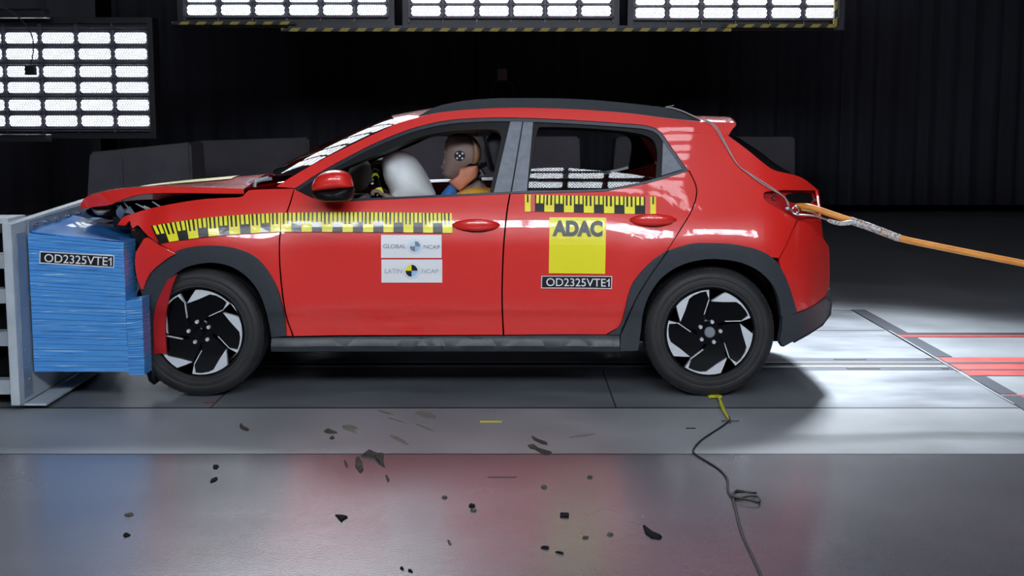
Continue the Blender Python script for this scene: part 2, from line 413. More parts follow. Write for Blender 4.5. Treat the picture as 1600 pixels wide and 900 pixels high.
# pleated black curtains (hung from a rail, each a panel of its own)
def curtain(x0, x1, y, z0, z1, label, pitch=0.22, amp=0.05, tilt=0.0, m=None):
    n_ = int((x1-x0)/0.03); vs = []; fs = []; ph = 0
    R = random.Random(int(x0*100)); zs = [z0, z0 + 0.8, z0 + 2.2, z1]
    offs = []
    for i in range(n_+1):
        x = x0 + (x1-x0)*i/n_; ph += 0.03/pitch*2*PI*R.uniform(0.5, 1.5); offs.append((x, math.sin(ph)*amp*R.uniform(0.85, 1.15)))
    for k, z in enumerate(zs):
        for x, o_ in offs: vs.append((x, y + o_*(1 - 0.15*k), z))
    for k in range(3):
        for i in range(n_): a_ = k*(n_+1)+i; fs.append((a_, a_+1, a_+n_+2, a_+n_+1))
    b = MB().add(vs, fs); o = b.build('stage_curtain', m or M['curtain'])
    md = o.modifiers.new('thick', 'SOLIDIFY'); md.thickness = 0.006
    return tag(o, label, 'curtain', None)
curtain(-9.5, -5.62, 10.6, 0.0, 6.9, 'dark pleated curtain hanging left of the hall behind the LED bank at the left', 0.5, m=M['curtain_lit'])
curtain(-5.60, -0.5, 11.2, 0.0, 6.9, 'black pleated curtain behind the bonnet and windscreen of the red car', 0.35)
curtain(-0.48, 2.9, 11.0, 0.02, 6.9, 'black pleated curtain behind the roof of the red car', 0.3)
curtain(2.92, 9.6, 11.3, 0.16, 6.9, 'black pleated curtain right of the red car above the orange tow cable', 0.28)
tag(MB().box((-12, 11.15, 6.9), (13, 11.25, 6.98)).tube([(-12, 11.2, 7.02), (13, 11.2, 7.02)], 0.03).build('curtain_rail', M['dsteel']), 'straight dark rail high above the frame carrying the black curtains', 'curtain rail')

# dark concrete blocks standing behind the car
def block(pxs, yfront, ztop0, ztop1, depth, label, notch=False):
    x0 = W(pxs[0], 300, yfront).x; x1 = W(pxs[1], 300, yfront).x
    yb = yfront + depth; t = thing('concrete_block', label, 'concrete block', ((x0+x1)/2, yfront + depth/2, 0))
    b = MB(); s_ = 0.035
    vs = []
    for z, i0, i1 in ((0.12, 0, 0), (1, s_, s_)):
        pass
    vs = [(x0-0.09, yfront-0.05, 0), (x1+0.03, yfront-0.05, 0), (x1+0.03, yb+0.05, 0), (x0-0.09, yb+0.05, 0),
          (x0, yfront, ztop0), (x1, yfront, ztop1), (x1, yb, ztop1), (x0, yb, ztop0)]
    bm = bmesh.new(); bv = [bm.verts.new(v) for v in vs]
    for q in ((0,3,2,1),(4,5,6,7),(0,1,5,4),(1,2,6,5),(2,3,7,6),(3,0,4,7)): bm.faces.new([bv[i] for i in q])
    bmesh.ops.bevel(bm, geom=bm.edges[:], offset=0.02, segments=2, affect='EDGES')
    b.addbm(bm); b.build('body', M['concrete_w'], t)
    if notch:
        g = MB(); g.box((x0+0.22, yfront-0.035, 0.05), (x0+0.30, yfront-0.02, ztop0-0.05)); g.build('groove', M['concrete_w'], t, False)
        g = MB(); g.box((x0+0.16, yfront-0.06, 0.42), (x0+0.34, yfront-0.03, 0.60), bev=0.01); g.build('lifting_pocket', M['matte'], t)
    return t
block((142, 300), 4.2, 1.10, 1.19, 0.5, 'dark grey concrete block with a lifting pocket, standing behind the bonnet at far left', True)
block((304, 484), 6.2, 1.16, 1.20, 0.5, 'dark concrete block right beside the left block, behind the windscreen base')
block((600, 905), 5.4, 1.22, 1.22, 0.5, 'grey concrete block seen through the open side windows of the car')
block((962, 1240), 7.2, 1.19, 1.19, 0.5, 'grey concrete block seen behind the tailgate glass of the car')

# ------------------------------------------------------------------ LED banks
cell_cache = {}
def make_bank(name, label, group, cols, rows, cw, ch, gapx, gapy, unit_gap, m, face='front', hazard=None, lip=0.10):
    """bank in its own XZ plane, origin bottom-left, facing -Y; returns the Empty"""
    t = thing(name, label, 'light bank', (0, 0, 0), group)
    Wd = cols*(cw+gapx) + gapx; H = 0
    zs = []
    z = 0.05
    for r in range(rows):
        zs.append(z); z += ch + gapy
        if r % 2 == 1: z += unit_gap
    H = z + 0.02
    b = MB(); b.box((-lip, 0.03, -0.05), (Wd+lip, 0.16, H+0.05))            # rear housing
    b.box((-lip, -0.05, -0.06), (Wd+lip, 0.03, -0.02)); b.box((-lip, -0.05, H), (Wd+lip, 0.03, H+0.05))
    b.box((-lip, -0.05, -0.02), (-lip+0.05, 0.03, H)); b.box((Wd+lip-0.05, -0.05, -0.02), (Wd+lip, 0.03, H))
    b.build('frame', M['frame'], t, False)
    g = MB()
    for c_ in range(cols+1): g.box((c_*(cw+gapx)-0.006+gapx/2, -0.02, -0.01), (c_*(cw+gapx)+0.006+gapx/2, 0.03, H))
    for r, zz in enumerate(zs): g.box((0, -0.02, zz-gapy/2-0.004), (Wd, 0.03, zz-gapy/2+0.004))
    for r in range(0, rows, 2):
        z0 = zs[r]-gapy*0.9; z1 = (zs[r+1]+ch+gapy*0.9) if r+1 < rows else zs[r]+ch
        g.tube([(0.0, -0.03, z0), (Wd, -0.03, z0)], 0.006, 6); g.tube([(0.0, -0.03, z1), (Wd, -0.03, z1)], 0.006, 6)
        g.tube([(Wd-0.004, -0.03, z0), (Wd-0.004, -0.03, z1)], 0.006, 6); g.tube([(0.004, -0.03, z0), (0.004, -0.03, z1)], 0.006, 6)
    g.build('divider_grid', M['leddark'], t, False)
    key = (cw, ch, m.name)
    for r, zz in enumerate(zs):
        for c_ in range(cols):
            if key not in cell_cache:
                q = MB(); hw, hh, k = cw/2, ch/2, 0.02
                q.add([(-hw, 0, -hh+k), (-hw+k, 0, -hh), (hw-k, 0, -hh), (hw, 0, -hh+k), (hw, 0, hh-k), (hw-k, 0, hh), (-hw+k, 0, hh), (-hw, 0, hh-k),
                       (-hw, 0.012, -hh), (hw, 0.012, -hh), (hw, 0.012, hh), (-hw, 0.012, hh)], [tuple(range(8))[::-1], (8, 9, 10, 11)])
                me = bpy.data.meshes.new('led_panel'); me.from_pydata(q.v, [], q.f[:1]); me.materials.append(m)
                if me.polygons[0].normal.y > 0: me.flip_normals()
                cell_cache[key] = me
            o = bpy.data.objects.new('led_panel', cell_cache[key]); C.objects.link(o); o.parent = t
            o.location = (gapx + c_*(cw+gapx) + cw/2, 0.0, zz + ch/2)
    return t, Wd, H
YB = 4.6
def px2m(d, Y): return d * (Y - CAM.y) / FPX * 0.972
# left bank
p0 = W(-118, 203, YB); s_ = px2m(1, YB)
t, wd, hh = make_bank('light_bank', 'large LED light bank at the left, above the blue barrier', 'LED banks behind the car', 6, 6, 50*s_, 17*s_, 7.5*s_, 8*s_, 2.6*s_, M['led_back'], lip=0.03)
t.location = (W(241, 203, YB).x - wd, YB, W(0, 206, YB).z)
lb = t
# three hanging banks along the top
for i, (x0, x1, lab, yb) in enumerate(((280, 606, 'leftmost of the three LED banks hanging along the top of the picture', 32.5), (630, 956, 'middle one of the three LED banks hanging along the top of the picture', 34), (980, 1304, 'rightmost of the three LED banks hanging along the top, beside a vertical hazard strip', 37))):
    t, wd, hh = make_bank('light_bank', lab, 'LED banks behind the car', 6, 6, 45.5*s_, 16.0*s_, 8.2*s_, 4.0*s_, 2.0*s_, M['led_back'], lip=0.03)
    a = W(x0 + 5, yb, YB); t.location = (a.x, YB, a.z)
# camera-side banks above the frame
def front_bank(x, y, z, tilt, lab, m, cols=6, rows=6, k=1.0, yaw=0.0):
    t, wd, hh = make_bank('light_bank', lab, 'LED banks out of frame over the camera side', cols, rows, 0.30*k, 0.11*k, 0.045*k, 0.045*k, 0.02, m)
    t.rotation_euler = (tilt, 0, yaw); t.location = (x, y, z)
    return t
for x, nm in ((-2.2, 'left'), (0.2, 'middle'), (2.6, 'right')):
    t = front_bank(x, -7.4, 3.3, 0, 'LED bank above and behind the camera, %s one of its row, facing the car' % nm, M['led_front'])
    t.rotation_euler = (0.45, 0, PI); t.location = (x + 1.0, -7.6, 3.1)
for x, nm in ((-0.6, ''),):
    t = front_bank(x, -3.4, 4.6, 0, 'LED bank overhead between camera and car, facing down', M['led_top'], rows=8)
    t.rotation_euler = (PI/2, 0, 0); t.location = (x, -2.8, 4.6)

# hazard edges under the hanging banks: one bar each with black and yellow stripes
haz = mat('hazard_stripes', (0.5, 0.45, 0.05), 0.5)
def hz(m):
    b = m.node_tree.nodes['Principled BSDF']; tc = N(m, 'ShaderNodeTexCoord'); sp = N(m, 'ShaderNodeSeparateXYZ'); L(m, tc, 'Object', sp, 0)
    a = N(m, 'ShaderNodeMath', operation='SUBTRACT'); L(m, sp, 'X', a, 0); L(m, sp, 'Z', a, 1)
    c_ = N(m, 'ShaderNodeMath', operation='DIVIDE'); L(m, a, 0, c_, 0); c_.inputs[1].default_value = 0.148
    fr = N(m, 'ShaderNodeMath', operation='FRACT'); L(m, c_, 0, fr, 0)
    lt = N(m, 'ShaderNodeMath', operation='LESS_THAN'); L(m, fr, 0, lt, 0); lt.inputs[1].default_value = 0.52
    mx = N(m, 'ShaderNodeMix', data_type='RGBA'); L(m, lt, 0, mx, 0)
    mx.inputs[6].default_value = (0.01, 0.01, 0.01, 1); mx.inputs[7].default_value = (0.42, 0.36, 0.06, 1)
    L(m, mx, 2, b, 'Base Color')
hz(haz)
def hazbar(x0, y0, x1, y1, lab, Y=4.45):
    a, c_ = W(x0, y1, Y), W(x1, y0, Y)
    o = MB().box((a.x, Y-0.03, a.z), (c_.x, Y+0.03, c_.z), bev=0.004).build('hazard_bar', haz, None, False)
    return tag(o, lab, 'hazard strip', 'black and yellow strips under the top LED banks')
hazbar(270, 34, 463, 39, 'black and yellow hazard strip under the leftmost top LED bank')
hazbar(440, 44, 1142, 49.5, 'long black and yellow hazard strip under the middle top LED bank', 4.44)
hazbar(1128, 38, 1302, 43.5, 'black and yellow hazard strip under the rightmost top LED bank')
hazbar(1302, -30, 1309, 48, 'upright black and yellow hazard strip at the right end of the top LED banks')
# carrying frame under the middle banks
o = MB().box((W(450, 0, 4.5).x, 4.49, W(0, 45, 4.5).z), (W(1140, 0, 4.5).x, 4.54, W(0, 40, 4.5).z)).build('lamp_carrier', M['frame'], None, False)
tag(o, 'dark steel carrier beam under the hanging LED banks', 'beam')

# ================================================================== THE CAR
def lerp_tab(tab, x):
    if x <= tab[0][0]: return tab[0][1]
    if x >= tab[-1][0]: return tab[-1][1]
    for i in range(len(tab)-1):
        if x <= tab[i+1][0]:
            x0, y0 = tab[i]; x1, y1 = tab[i+1]; t = (x-x0)/(x1-x0)
            sp = lambda j: (tab[j+1][1]-tab[j-1][1])/(tab[j+1][0]-tab[j-1][0]) if 0 < j < len(tab)-1 else 0
            m0, m1 = sp(i)*(x1-x0), sp(i+1)*(x1-x0)
            return (2*t**3-3*t*t+1)*y0 + (t**3-2*t*t+t)*m0 + (-2*t**3+3*t*t)*y1 + (t**3-t*t)*m1
PROF = [(0.05, .82), (0.17, .850), (0.24, .868), (0.30, .870), (0.38, .875), (0.42, .882), (0.46, .893), (0.62, .901), (0.72, .905), (0.78, .9055), (0.835, .8995), (0.89, .8885),
        (0.94, .8735), (1.00, .850), (1.06, .822), (1.15, .778), (1.28, .712), (1.40, .648), (1.48, .600), (1.60, .50)]
XW_F, XW_R = -1.585, 1.0
def wid(X, Z):
    w_ = lerp_tab(PROF, Z)
    if X < -1.45: w_ -= 0.05 * min(1.2, ((-1.45 - X) / 0.5)) ** 2
    if X > 1.2:
        u = (X - 1.2) / 0.42
        w_ -= 0.27 * min(1.15, u) ** 2.3
    # shoulders over the wheels
    for xc in (XW_F, XW_R):
        d = math.hypot(X - xc, (Z - 0.33)); w_ += 0.022 * math.exp(-((d - 0.47)/0.16)**2) * (1 if Z < 0.95 else max(0, 1-(Z-0.95)/0.1))
    return w_
def PS(px, py, off=0.0):
    Y = -0.88; p = None
    for _ in range(6):
        p = W(px, py, Y); Y = -(wid(p.x, p.z) + off)
    return W(px, py, Y)

def panel(name, poly, m, parent, off=0.0, holes=(), thick=0.014, step=0.05, mirror=True, deep=None, far_name=None, solid=True):
    """body skin: an outline in picture coordinates carried onto the body's side surface"""
    pts = [PS(x, y, off) for x, y in poly]; bm = bmesh.new()
    loops = [[(p.x, p.z) for p in pts]] + [[(PS(x, y, off).x, PS(x, y, off).z) for x, y in h] for h in holes]
    edges = []
    for lp in loops:
        vs = [bm.verts.new((x, 0, z)) for x, z in lp]
        for i in range(len(vs)): edges.append(bm.edges.new((vs[i], vs[(i+1) % len(vs)])))
    bmesh.ops.triangle_fill(bm, use_beauty=True, use_dissolve=False, edges=edges, normal=(0, -1, 0))
    xs_ = [p[0] for p in loops[0]]; zs_ = [p[1] for p in loops[0]]
    k = math.ceil(min(xs_)/step)
    while k*step < max(xs_):
        bmesh.ops.bisect_plane(bm, geom=bm.verts[:]+bm.edges[:]+bm.faces[:], plane_co=(k*step, 0, 0), plane_no=(1, 0, 0), dist=1e-5); k += 1
    k = math.ceil(min(zs_)/(step*0.6))
    while k*step*0.6 < max(zs_):
        bmesh.ops.bisect_plane(bm, geom=bm.verts[:]+bm.edges[:]+bm.faces[:], plane_co=(0, 0, k*step*0.6), plane_no=(0, 0, 1), dist=1e-5); k += 1
    bmesh.ops.remove_doubles(bm, verts=bm.verts, dist=0.0004)
    bmesh.ops.dissolve_degenerate(bm, edges=bm.edges, dist=0.0002)
    for v in bm.verts: v.co.y = -(wid(v.co.x, v.co.z) + off + (deep(v.co.x, v.co.z) if deep else 0))
    for f_ in bm.faces:
        f_.normal_update()
        if f_.normal.y > 0: f_.normal_flip()
    me = bpy.data.meshes.new(name); bm.to_mesh(me)
    def fin(me, sgn):
        for p in me.polygons: p.use_smooth = True
        me.materials.append(m); o = bpy.data.objects.new(name, me); C.objects.link(o); o.parent = parent
        if solid:
            md = o.modifiers.new('thick', 'SOLIDIFY'); md.thickness = thick; md.offset = -1
            md2 = o.modifiers.new('edges', 'EDGE_SPLIT'); md2.split_angle = math.radians(45)
        return o
    a = fin(me, 1); c_ = None
    if mirror:
        for v in bm.verts: v.co.y *= -1
        bmesh.ops.reverse_faces(bm, faces=bm.faces)
        me2 = bpy.data.meshes.new(name); bm.to_mesh(me2); c_ = fin(me2, -1)
    bm.free(); return a, c_

car = thing('car', 'red compact crossover with crumpled front pushed into the blue deformable barrier', 'car', (0, 0, 0))

# outlines shared between panels (picture coordinates)
RB = [(461, 294), (500, 269), (560, 236), (605, 215), (650, 198.5), (695, 188.5), (740, 184.5), (800, 183.5), (890, 187), (980, 193), (1014, 197), (1032, 206), (1048, 228), (1075, 266)]
TOP = [(432, 291.5), (444, 283.5), (500, 251), (560, 221), (605, 200), (624.5, 191.5), (665, 180.5), (695, 175), (740, 171), (800, 168.5), (890, 170.5), (980, 177), (1048, 186), (1098, 191)]
BELT = [(1075, 266), (1025, 281.5), (998, 288), (958, 295.5), (935, 298.5), (823, 301), (797, 302), (700, 306.5), (600, 311), (556, 313), (520, 314), (490, 309)]
ARCH_R = [(1240, 470), (1230, 440), (1217, 415), (1205, 402), (1185, 391), (1145, 382), (1105, 380), (1080, 381.5), (1044, 391)]
ARCH_R2 = [(1044, 391), (1016, 411), (993, 437), (984, 456), (976, 490), (970, 508)]
ARCH_F = [(446, 525), (443, 490), (432, 450), (415, 420), (395, 400), (365, 388), (330, 384.5), (290, 388), (274, 395)]

side = segs(TOP, [(1125, 205), (1139, 213)], [(1139, 213), (1165, 232), (1197, 258), (1213, 267), (1240, 273), (1255, 279), (1265, 286), (1276, 295)],
            [(1276, 297), (1225, 296.5)], [(1225, 296.5), (1199, 298.5), (1193, 304), (1195, 312), (1204, 319), (1228, 332.5), (1246, 343)],
            [(1244, 345), (1217, 403)], ARCH_R[3:], [(1044, 390), (1064, 359), (1079, 334), (1087, 315), (1089.5, 300), (1087, 286), (1078, 267)], RB[::-1])
panel('body_side', side, M['red'], car)
fd = segs([(461, 296), (490, 310), (520, 315)], BELT[::-1][1:6], [(795.5, 303.5), (791, 330), (786, 380), (783.5, 440), (783.5, 480), (785.5, 523)], [(785.5, 523), (459, 525)],
          [(459, 525), (447.5, 490), (440.5, 440), (437.5, 390), (440.5, 358), (453, 322), (461, 296)])
door_f, door_f2 = panel('front_door', fd, M['red'], car)
rd = segs([(798, 303.5), (823, 302.5), (935, 300), (958, 297), (998, 289.5), (1025, 283), (1075, 267.5)], [(1076, 268), (1085, 286), (1087.5, 300), (1085, 315), (1077, 334), (1062, 359), (1042, 391)],
          ARCH_R2[:5], [(976, 490), (969, 508), (948, 521.5)], [(948, 522.5), (788, 523)], [(788, 523), (786, 480), (786, 440), (788.5, 380), (793.5, 330), (798, 303.5)])
door_r, door_r2 = panel('rear_door', rd, M['red'], car)
fender = segs([(184, 351), (194, 339), (209, 333.5), (230, 327), (269, 318.6), (311, 312), (345, 309.5), (371, 308.5)], [(379, 307), (388, 297.5)], [(388, 297.5), (407, 296), (458.5, 295)],
              [(458.5, 296), (450.5, 322), (438, 358), (435.5, 390), (438, 440), (445, 490), (456.5, 525)], ARCH_F,
              [(273, 394), (250, 381), (231, 369)], [(224, 362), (215, 352), (207, 356), (203, 345), (196, 352)])
panel('front_fender', fender, M['red'], car, deep=lambda X, Z: 0.008*math.sin(X*25)*max(0, min(1, (-1.55-X)/0.3)))
# torn bumper corner
wedge = segs([(230.7, 371), (250, 384), (274, 397)], [(274, 397), (261, 404), (239, 422), (229, 437), (224, 452)], [(221, 452), (215, 436), (211, 413), (212, 395)], [(212, 395), (225, 373)])
panel('front_bumper_corner', wedge, M['red'], car, off=0.035, mirror=False)
strip = segs([(277, 428), (268, 450), (261, 480), (258, 510), (260, 552)], [(260, 552), (243, 553)], [(241, 552), (240, 500), (247, 468), (262, 437)])
panel('torn_bracket', strip, M['red_in'], car, off=0.03, mirror=False)
# rear bumper
rb = segs([(1248, 344.5), (1265, 342), (1282, 342)], [(1283, 348), (1286, 372)], [(1287, 374), (1294, 385), (1296, 400), (1296, 440), (1291, 462)], [(1290, 463), (1270, 478), (1246, 488)], [(1245, 487), (1240, 470), (1230, 440), (1219, 415), (1218.5, 404)])
panel('rear_bumper', rb, M['red'], car)

# satin grey plastic: arches, sills, lower bumper
fa = segs([(447, 525), (443.5, 490), (432.5, 450), (415.5, 419.5), (395.5, 399.5), (365, 387.5), (330, 384), (290, 388), (262, 399), (240, 415), (226, 434), (219, 452)],
          [(222, 462), (235, 480), (239, 500), (238, 562)], [(240, 566), (242, 500)], [(242, 500), (247, 476), (256, 452), (270, 432), (290, 418), (320, 411), (345, 412), (370, 421), (393, 440), (408, 464), (418, 495), (424, 527)])
panel('front_wheel_arch', fa, M['clad'], car, off=0.018, thick=0.03)
ra = segs([(1246, 489), (1240.5, 470), (1230.5, 440), (1217.5, 414.5), (1205, 401.5), (1185, 390.5), (1145, 381.5), (1105, 379.5), (1080, 381), (1046, 391)],
          [(1045.5, 391.5), (1020, 427), (998, 462), (985, 490), (974, 516)], [(970, 524), (969, 548)], [(969, 549), (997, 548)],
          [(997, 547), (1001, 520), (1005, 488), (1015, 460), (1035, 433), (1065, 414), (1100, 405.5), (1130, 405.5), (1160, 411), (1185, 423), (1205, 442), (1216, 465), (1221, 495)])
panel('rear_wheel_arch', ra, M['clad'], car, off=0.018, thick=0.03)
ra2 = segs([(1043, 391), (1016, 410.5), (993, 436.5), (983.5, 456), (975.5, 490), (970, 507), (960, 517), (950, 523)], [(969, 523)], [(971, 515), (983, 488), (996, 461), (1018, 426), (1043, 391.5)])
panel('door_arch_trim', ra2, M['clad'], car, off=0.018, thick=0.03)
sill = segs([(424, 528), (600, 526), (948, 524), (968, 524)], [(968, 549), (800, 549), (600, 549), (424, 549)])
panel('side_sill', sill, M['clad'], car, off=0.012, thick=0.05, deep=lambda X, Z: 0.018*math.exp(-((Z-0.265)/0.022)**2))
lb_ = segs([(1223, 493), (1246, 490), (1270, 479.5), (1291, 464), (1297, 450)], [(1298, 470), (1296, 490), (1285, 506), (1262, 521), (1240, 533), (1224, 542)], [(1221, 537), (1219, 530), (1222, 515)])
panel('lower_bumper', lb_, M['clad'], car, off=0.012, thick=0.03)

# window frames, pillars
ap_f = segs([(508, 279), (530, 266), (569, 249.5), (611, 233), (650, 216), (695, 206), (738, 203), (766, 202.5), (779, 205.5), (783.5, 215)], [(765, 302), (700, 304.5), (620, 308), (556, 310), (524, 311)], [(512, 300)])
ap_r = segs([(838, 212), (841, 201), (850, 198.5), (900, 199.5), (960, 203.5), (1003, 210), (1021, 220), (1027, 238), (1026, 260)], [(1025, 279), (998, 286), (970, 293), (944, 297.3), (880, 298.8), (824, 299.3)])
frame = segs(RB, [(1075, 267), (1025, 282.5), (998, 289), (958, 296.5), (935, 299.5), (823, 302), (797, 303), (700, 307.5), (600, 312), (556, 314), (520, 315), (490, 309.5), (463, 295.5)])
panel('window_frame', frame, M['black'], car, off=-0.006, holes=(ap_f, ap_r), thick=0.03)
def offs(pts, d): 
    out = []
    for i, p in enumerate(pts):
        a, b_ = pts[max(0, i-1)], pts[min(len(pts)-1, i+1)]; dx, dy = b_[0]-a[0], b_[1]-a[1]; l = math.hypot(dx, dy)
        out.append((p[0] - dy/l*d, p[1] + dx/l*d))
    return out
RBc = cr(RB)
tr = offs(RBc, 1.2) + offs(RBc, 6.0)[::-1]
panel('window_trim', tr, M['trim'], car, off=0.002, thick=0.012)
bt = cr(BELT[::-1]); panel('belt_moulding', offs(bt, -2.6)[3:] + offs(bt, 0.8)[3:][::-1], M['trim'], car, off=0.003, thick=0.012)
panel('door_pillar', [(797.5, 190), (816, 190), (797.5, 300), (771.5, 301)], M['pillar'], car, off=0.0)
panel('door_pillar', [(818, 190), (833, 190), (823, 299), (800, 300)], M['pillar'], car, off=0.0)
panel('quarter_trim', segs([(1036, 222), (1050, 240), (1066, 264.5)], [(1034, 274)]), M['pillar'], car, off=0.0)
# rear door glass, half lowered (its top edge slopes)
gl = segs([(826, 264), (870, 262), (930, 266), (985, 272), (1024, 278.5)], [(1025, 280), (998, 287), (970, 294), (944, 298), (824, 300)])
panel('rear_door_glass', gl, M['glass'], car, off=-0.022, thick=0.004, mirror=False, solid=False)
# dark inner panel behind all the gaps
inner = segs([(470, 330), (1070, 330)], [(1050, 380), (985, 430), (960, 515)], [(470, 515)])
panel('inner_panel', inner, M['matte'], car, off=-0.06, thick=0.01)

# ---- skins that run across the car
def across(name, rows, m, parent, crown=0.03, bulge=0.0, n=14, thick=0.01, pw=2.0, lo=-1.0, hi=1.0):
    """rows: (x, y half width, z, crown, bulge)"""
    vs = []; fs = []
    for r in rows:
        x, hw, z = r[:3]; c_ = r[3] if len(r) > 3 else crown; bu = r[4] if len(r) > 4 else bulge
        for j in range(n+1):
            t = lo + (hi-lo)*j/n; k = 1 - abs(t)**pw
            vs.append((x + bu*k, hw*t, z + c_*k))
    for i in range(len(rows)-1):
        for j in range(n): a_ = i*(n+1)+j; fs.append((a_, a_+1, a_+n+2, a_+n+1))
    me = bpy.data.meshes.new(name); me.from_pydata(vs, [], fs)
    bm = bmesh.new(); bm.from_mesh(me); bmesh.ops.recalc_face_normals(bm, faces=bm.faces)
    s = sum(f_.normal.z + (0.3*f_.normal.x if rows[0][0] > 1 else -0.3*f_.normal.x) for f_ in bm.faces)
    if s < 0: bmesh.ops.reverse_faces(bm, faces=bm.faces)
    bm.to_mesh(me); bm.free()
    o = link(name, me, m, parent, True, 60)
    if thick:
        md = o.modifiers.new('thick', 'SOLIDIFY'); md.thickness = thick; md.offset = -1
        o.modifiers.new('edges', 'EDGE_SPLIT').split_angle = math.radians(45)
    return o
def row(px, py, dy=0.0, crown=0.03, bulge=0.0, hw=None):
    p = PS(px, py) if hw is None else W(px, py, -hw); return (p.x, abs(p.y) + dy, p.z, crown, bulge)
ROOFL = cr(TOP[5:], 3)
across('roof', [row(x, y + 0.5, 0, 0.04, -0.09*max(0, 1 - i/4)) for i, (x, y) in enumerate(ROOFL)], M['red'], car)
WS = cr(TOP[1:6], 3)
across('windscreen', [row(x, y, 0, 0.035, -0.17 + 0.08*i/(len(WS)-1)) for i, (x, y) in enumerate(WS)], M['wshield'], car, thick=0)
# spoiler and tail
sp = [(1090, 190), (1110, 190), (1148, 191.5), (1152.5, 195), (1146, 202), (1139, 213), (1125, 206)]
sx = [W(x, y, -0.62) for x, y in sp]
b = MB(); k = len(sx); vs = []
NL = 12
for j in range(NL+1):
    t_ = -1 + 2*j/NL
    for p in sx: vs.append((p.x + 0.05*(1 - t_*t_)*((p.x - sx[0].x)/(sx[3].x - sx[0].x)), t_*0.585, p.z + 0.03*(1 - t_*t_)))
fs = [(j*k+i, j*k+(i+1) % k, (j+1)*k+(i+1) % k, (j+1)*k+i) for j in range(NL) for i in range(k)] + [tuple(range(k))[::-1], tuple(NL*k+i for i in range(k))]
b.add(vs, fs).build('roof_spoiler', M['red'], car, angle=25)
across('tailgate_glass', [row(x, y, 0, c_, bu) for x, y, c_, bu in ((1139, 211, 0.03, 0.03), (1165, 231, 0.05, 0.05), (1197, 257.5, 0.06, 0.07), (1213, 267, 0.05, 0.07), (1240, 273, 0.02, 0.03))], M['rglass'], car, thick=0.008)
tail_rows = [row(x, y, 0, 0.0, bu) for x, y, bu in ((1240, 273.5, 0.03), (1255, 279, 0.03), (1265, 286, 0.02), (1276, 295, 0.02), (1279, 306, 0.01), (1281, 322, 0.004), (1283, 345, 0.004), (1286, 372, 0.004))]
across('tailgate', tail_rows, M['red'], car, n=10)
across('rear_bumper_face', [row(x, y, 0, 0.0, bu) for x, y, bu in ((1286, 372, 0.005), (1295, 386, 0.01), (1296, 400, 0.02), (1296, 440, 0.02), (1291, 462, 0.02))], M['red'], car, n=10)
across('lower_bumper_face', [row(x, y, 0, 0.0, bu) for x, y, bu in ((1291, 463, 0.02), (1297, 450, 0.02), (1298, 470, 0.02), (1296, 490, 0.02), (1285, 506, 0.02), (1262, 521, 0.01), (1240, 533, 0.01))], M['clad'], car, n=10)
# lamp recess where the tail lamp is missing
rec = segs([(1190, 300), (1225, 294), (1279, 296)], [(1281, 310), (1282, 344), (1246, 346)], [(1225, 335), (1196, 316), (1190, 306)])
panel('lamp_recess', rec, M['red_in'], car, off=-0.05, mirror=True)
panel('lamp_opening', segs([(1229, 304), (1245, 301), (1268, 302)], [(1270, 312), (1262, 319), (1240, 316), (1229, 312)]), M['matte'], car, off=-0.042, mirror=False)
b = MB()
for px, py, r in ((1208, 309, 0.010), (1272, 312, 0.012)):
    p = PS(px, py, -0.045); b.lathe([(r, 0.0), (r, -0.012), (r*0.4, -0.018)], p, 'Y', 12)
b.build('lamp_bolt', M['steel'], car)

# raised seam of the roof side
for sgn in (-1, 1):
    q = [PS(x, y, 0.0005) for x, y in cr([(1046, 205), (1075, 206.5), (1100, 208.5), (1136, 213.5)], 5)]
    MB().tube([Vector((p.x, p.y*-sgn, p.z)) for p in q], 0.0022, 6).build('roof_seam', M['red'], car)
# roof rails
rt = [(654, 181), (680, 167.5), (719, 158.5), (760, 154.5), (800, 153.3), (890, 154.3), (958, 159), (1025, 166.3), (1059, 172), (1084, 182), (1097, 190)]
rbm = [(1090, 190.5), (1048, 187), (980, 178.5), (890, 172), (800, 170), (740, 172.5), (695, 176.5), (665, 181.5)]
RTc, RBm = cr(rt, 4), cr(rbm, 4)
po = [(W(x, y, -0.60).x, W(x, y, -0.60).z) for x, y in RTc] + [(W(x, y, -0.60).x, W(x, y, -0.60).z) for x, y in RBm]
for sgn in (-1, 1):
    b = MB().prism(po, sgn*0.60, sgn*0.565)
    o = b.build('roof_rail', M['rail'], car, angle=30)
    md = o.modifiers.new('bev', 'BEVEL'); md.width = 0.012; md.segments = 3; md.limit_method = 'ANGLE'; md.angle_limit = math.radians(50)

# bonnet: buckled skin with a folded near edge
ne = [(126, 320), (131, 311), (143, 304.5), (175, 297), (209, 293.5), (247, 291.5), (296, 292), (340, 293.5), (381, 295)]
ne = cr(ne, 3); HY = 0.80
rows = []
for i, (x, y) in enumerate(ne):
    u = i/(len(ne)-1); p = W(x, y, -(HY - 0.10*(1-u)**2))
    fx = (x - 126)/255.0
    rows.append((p.x, abs(p.y), p.z, 0.012 + 0.018*fx + 0.006*math.sin(u*7), -0.10 + 0.08*u, 0.10*(1 - max(0.0, fx)**1.6)))
vs = []; fs = []; n_ = 16
for (x, hw, z, c_, bu, dr) in rows:
    for j in range(n_+1):
        t_ = -1 + 2*j/n_; k_ = 1 - abs(t_)**2.2
        vs.append((x + bu*k_, hw*t_, z + c_*k_ + 0.010*math.sin(5*t_ + 3*x)*k_ - dr*(t_+1)/2))
ln = n_+1
for i in range(len(rows)-1):
    for j in range(n_): a_ = i*ln+j; fs.append((a_, a_+ln, a_+ln+1, a_+1))
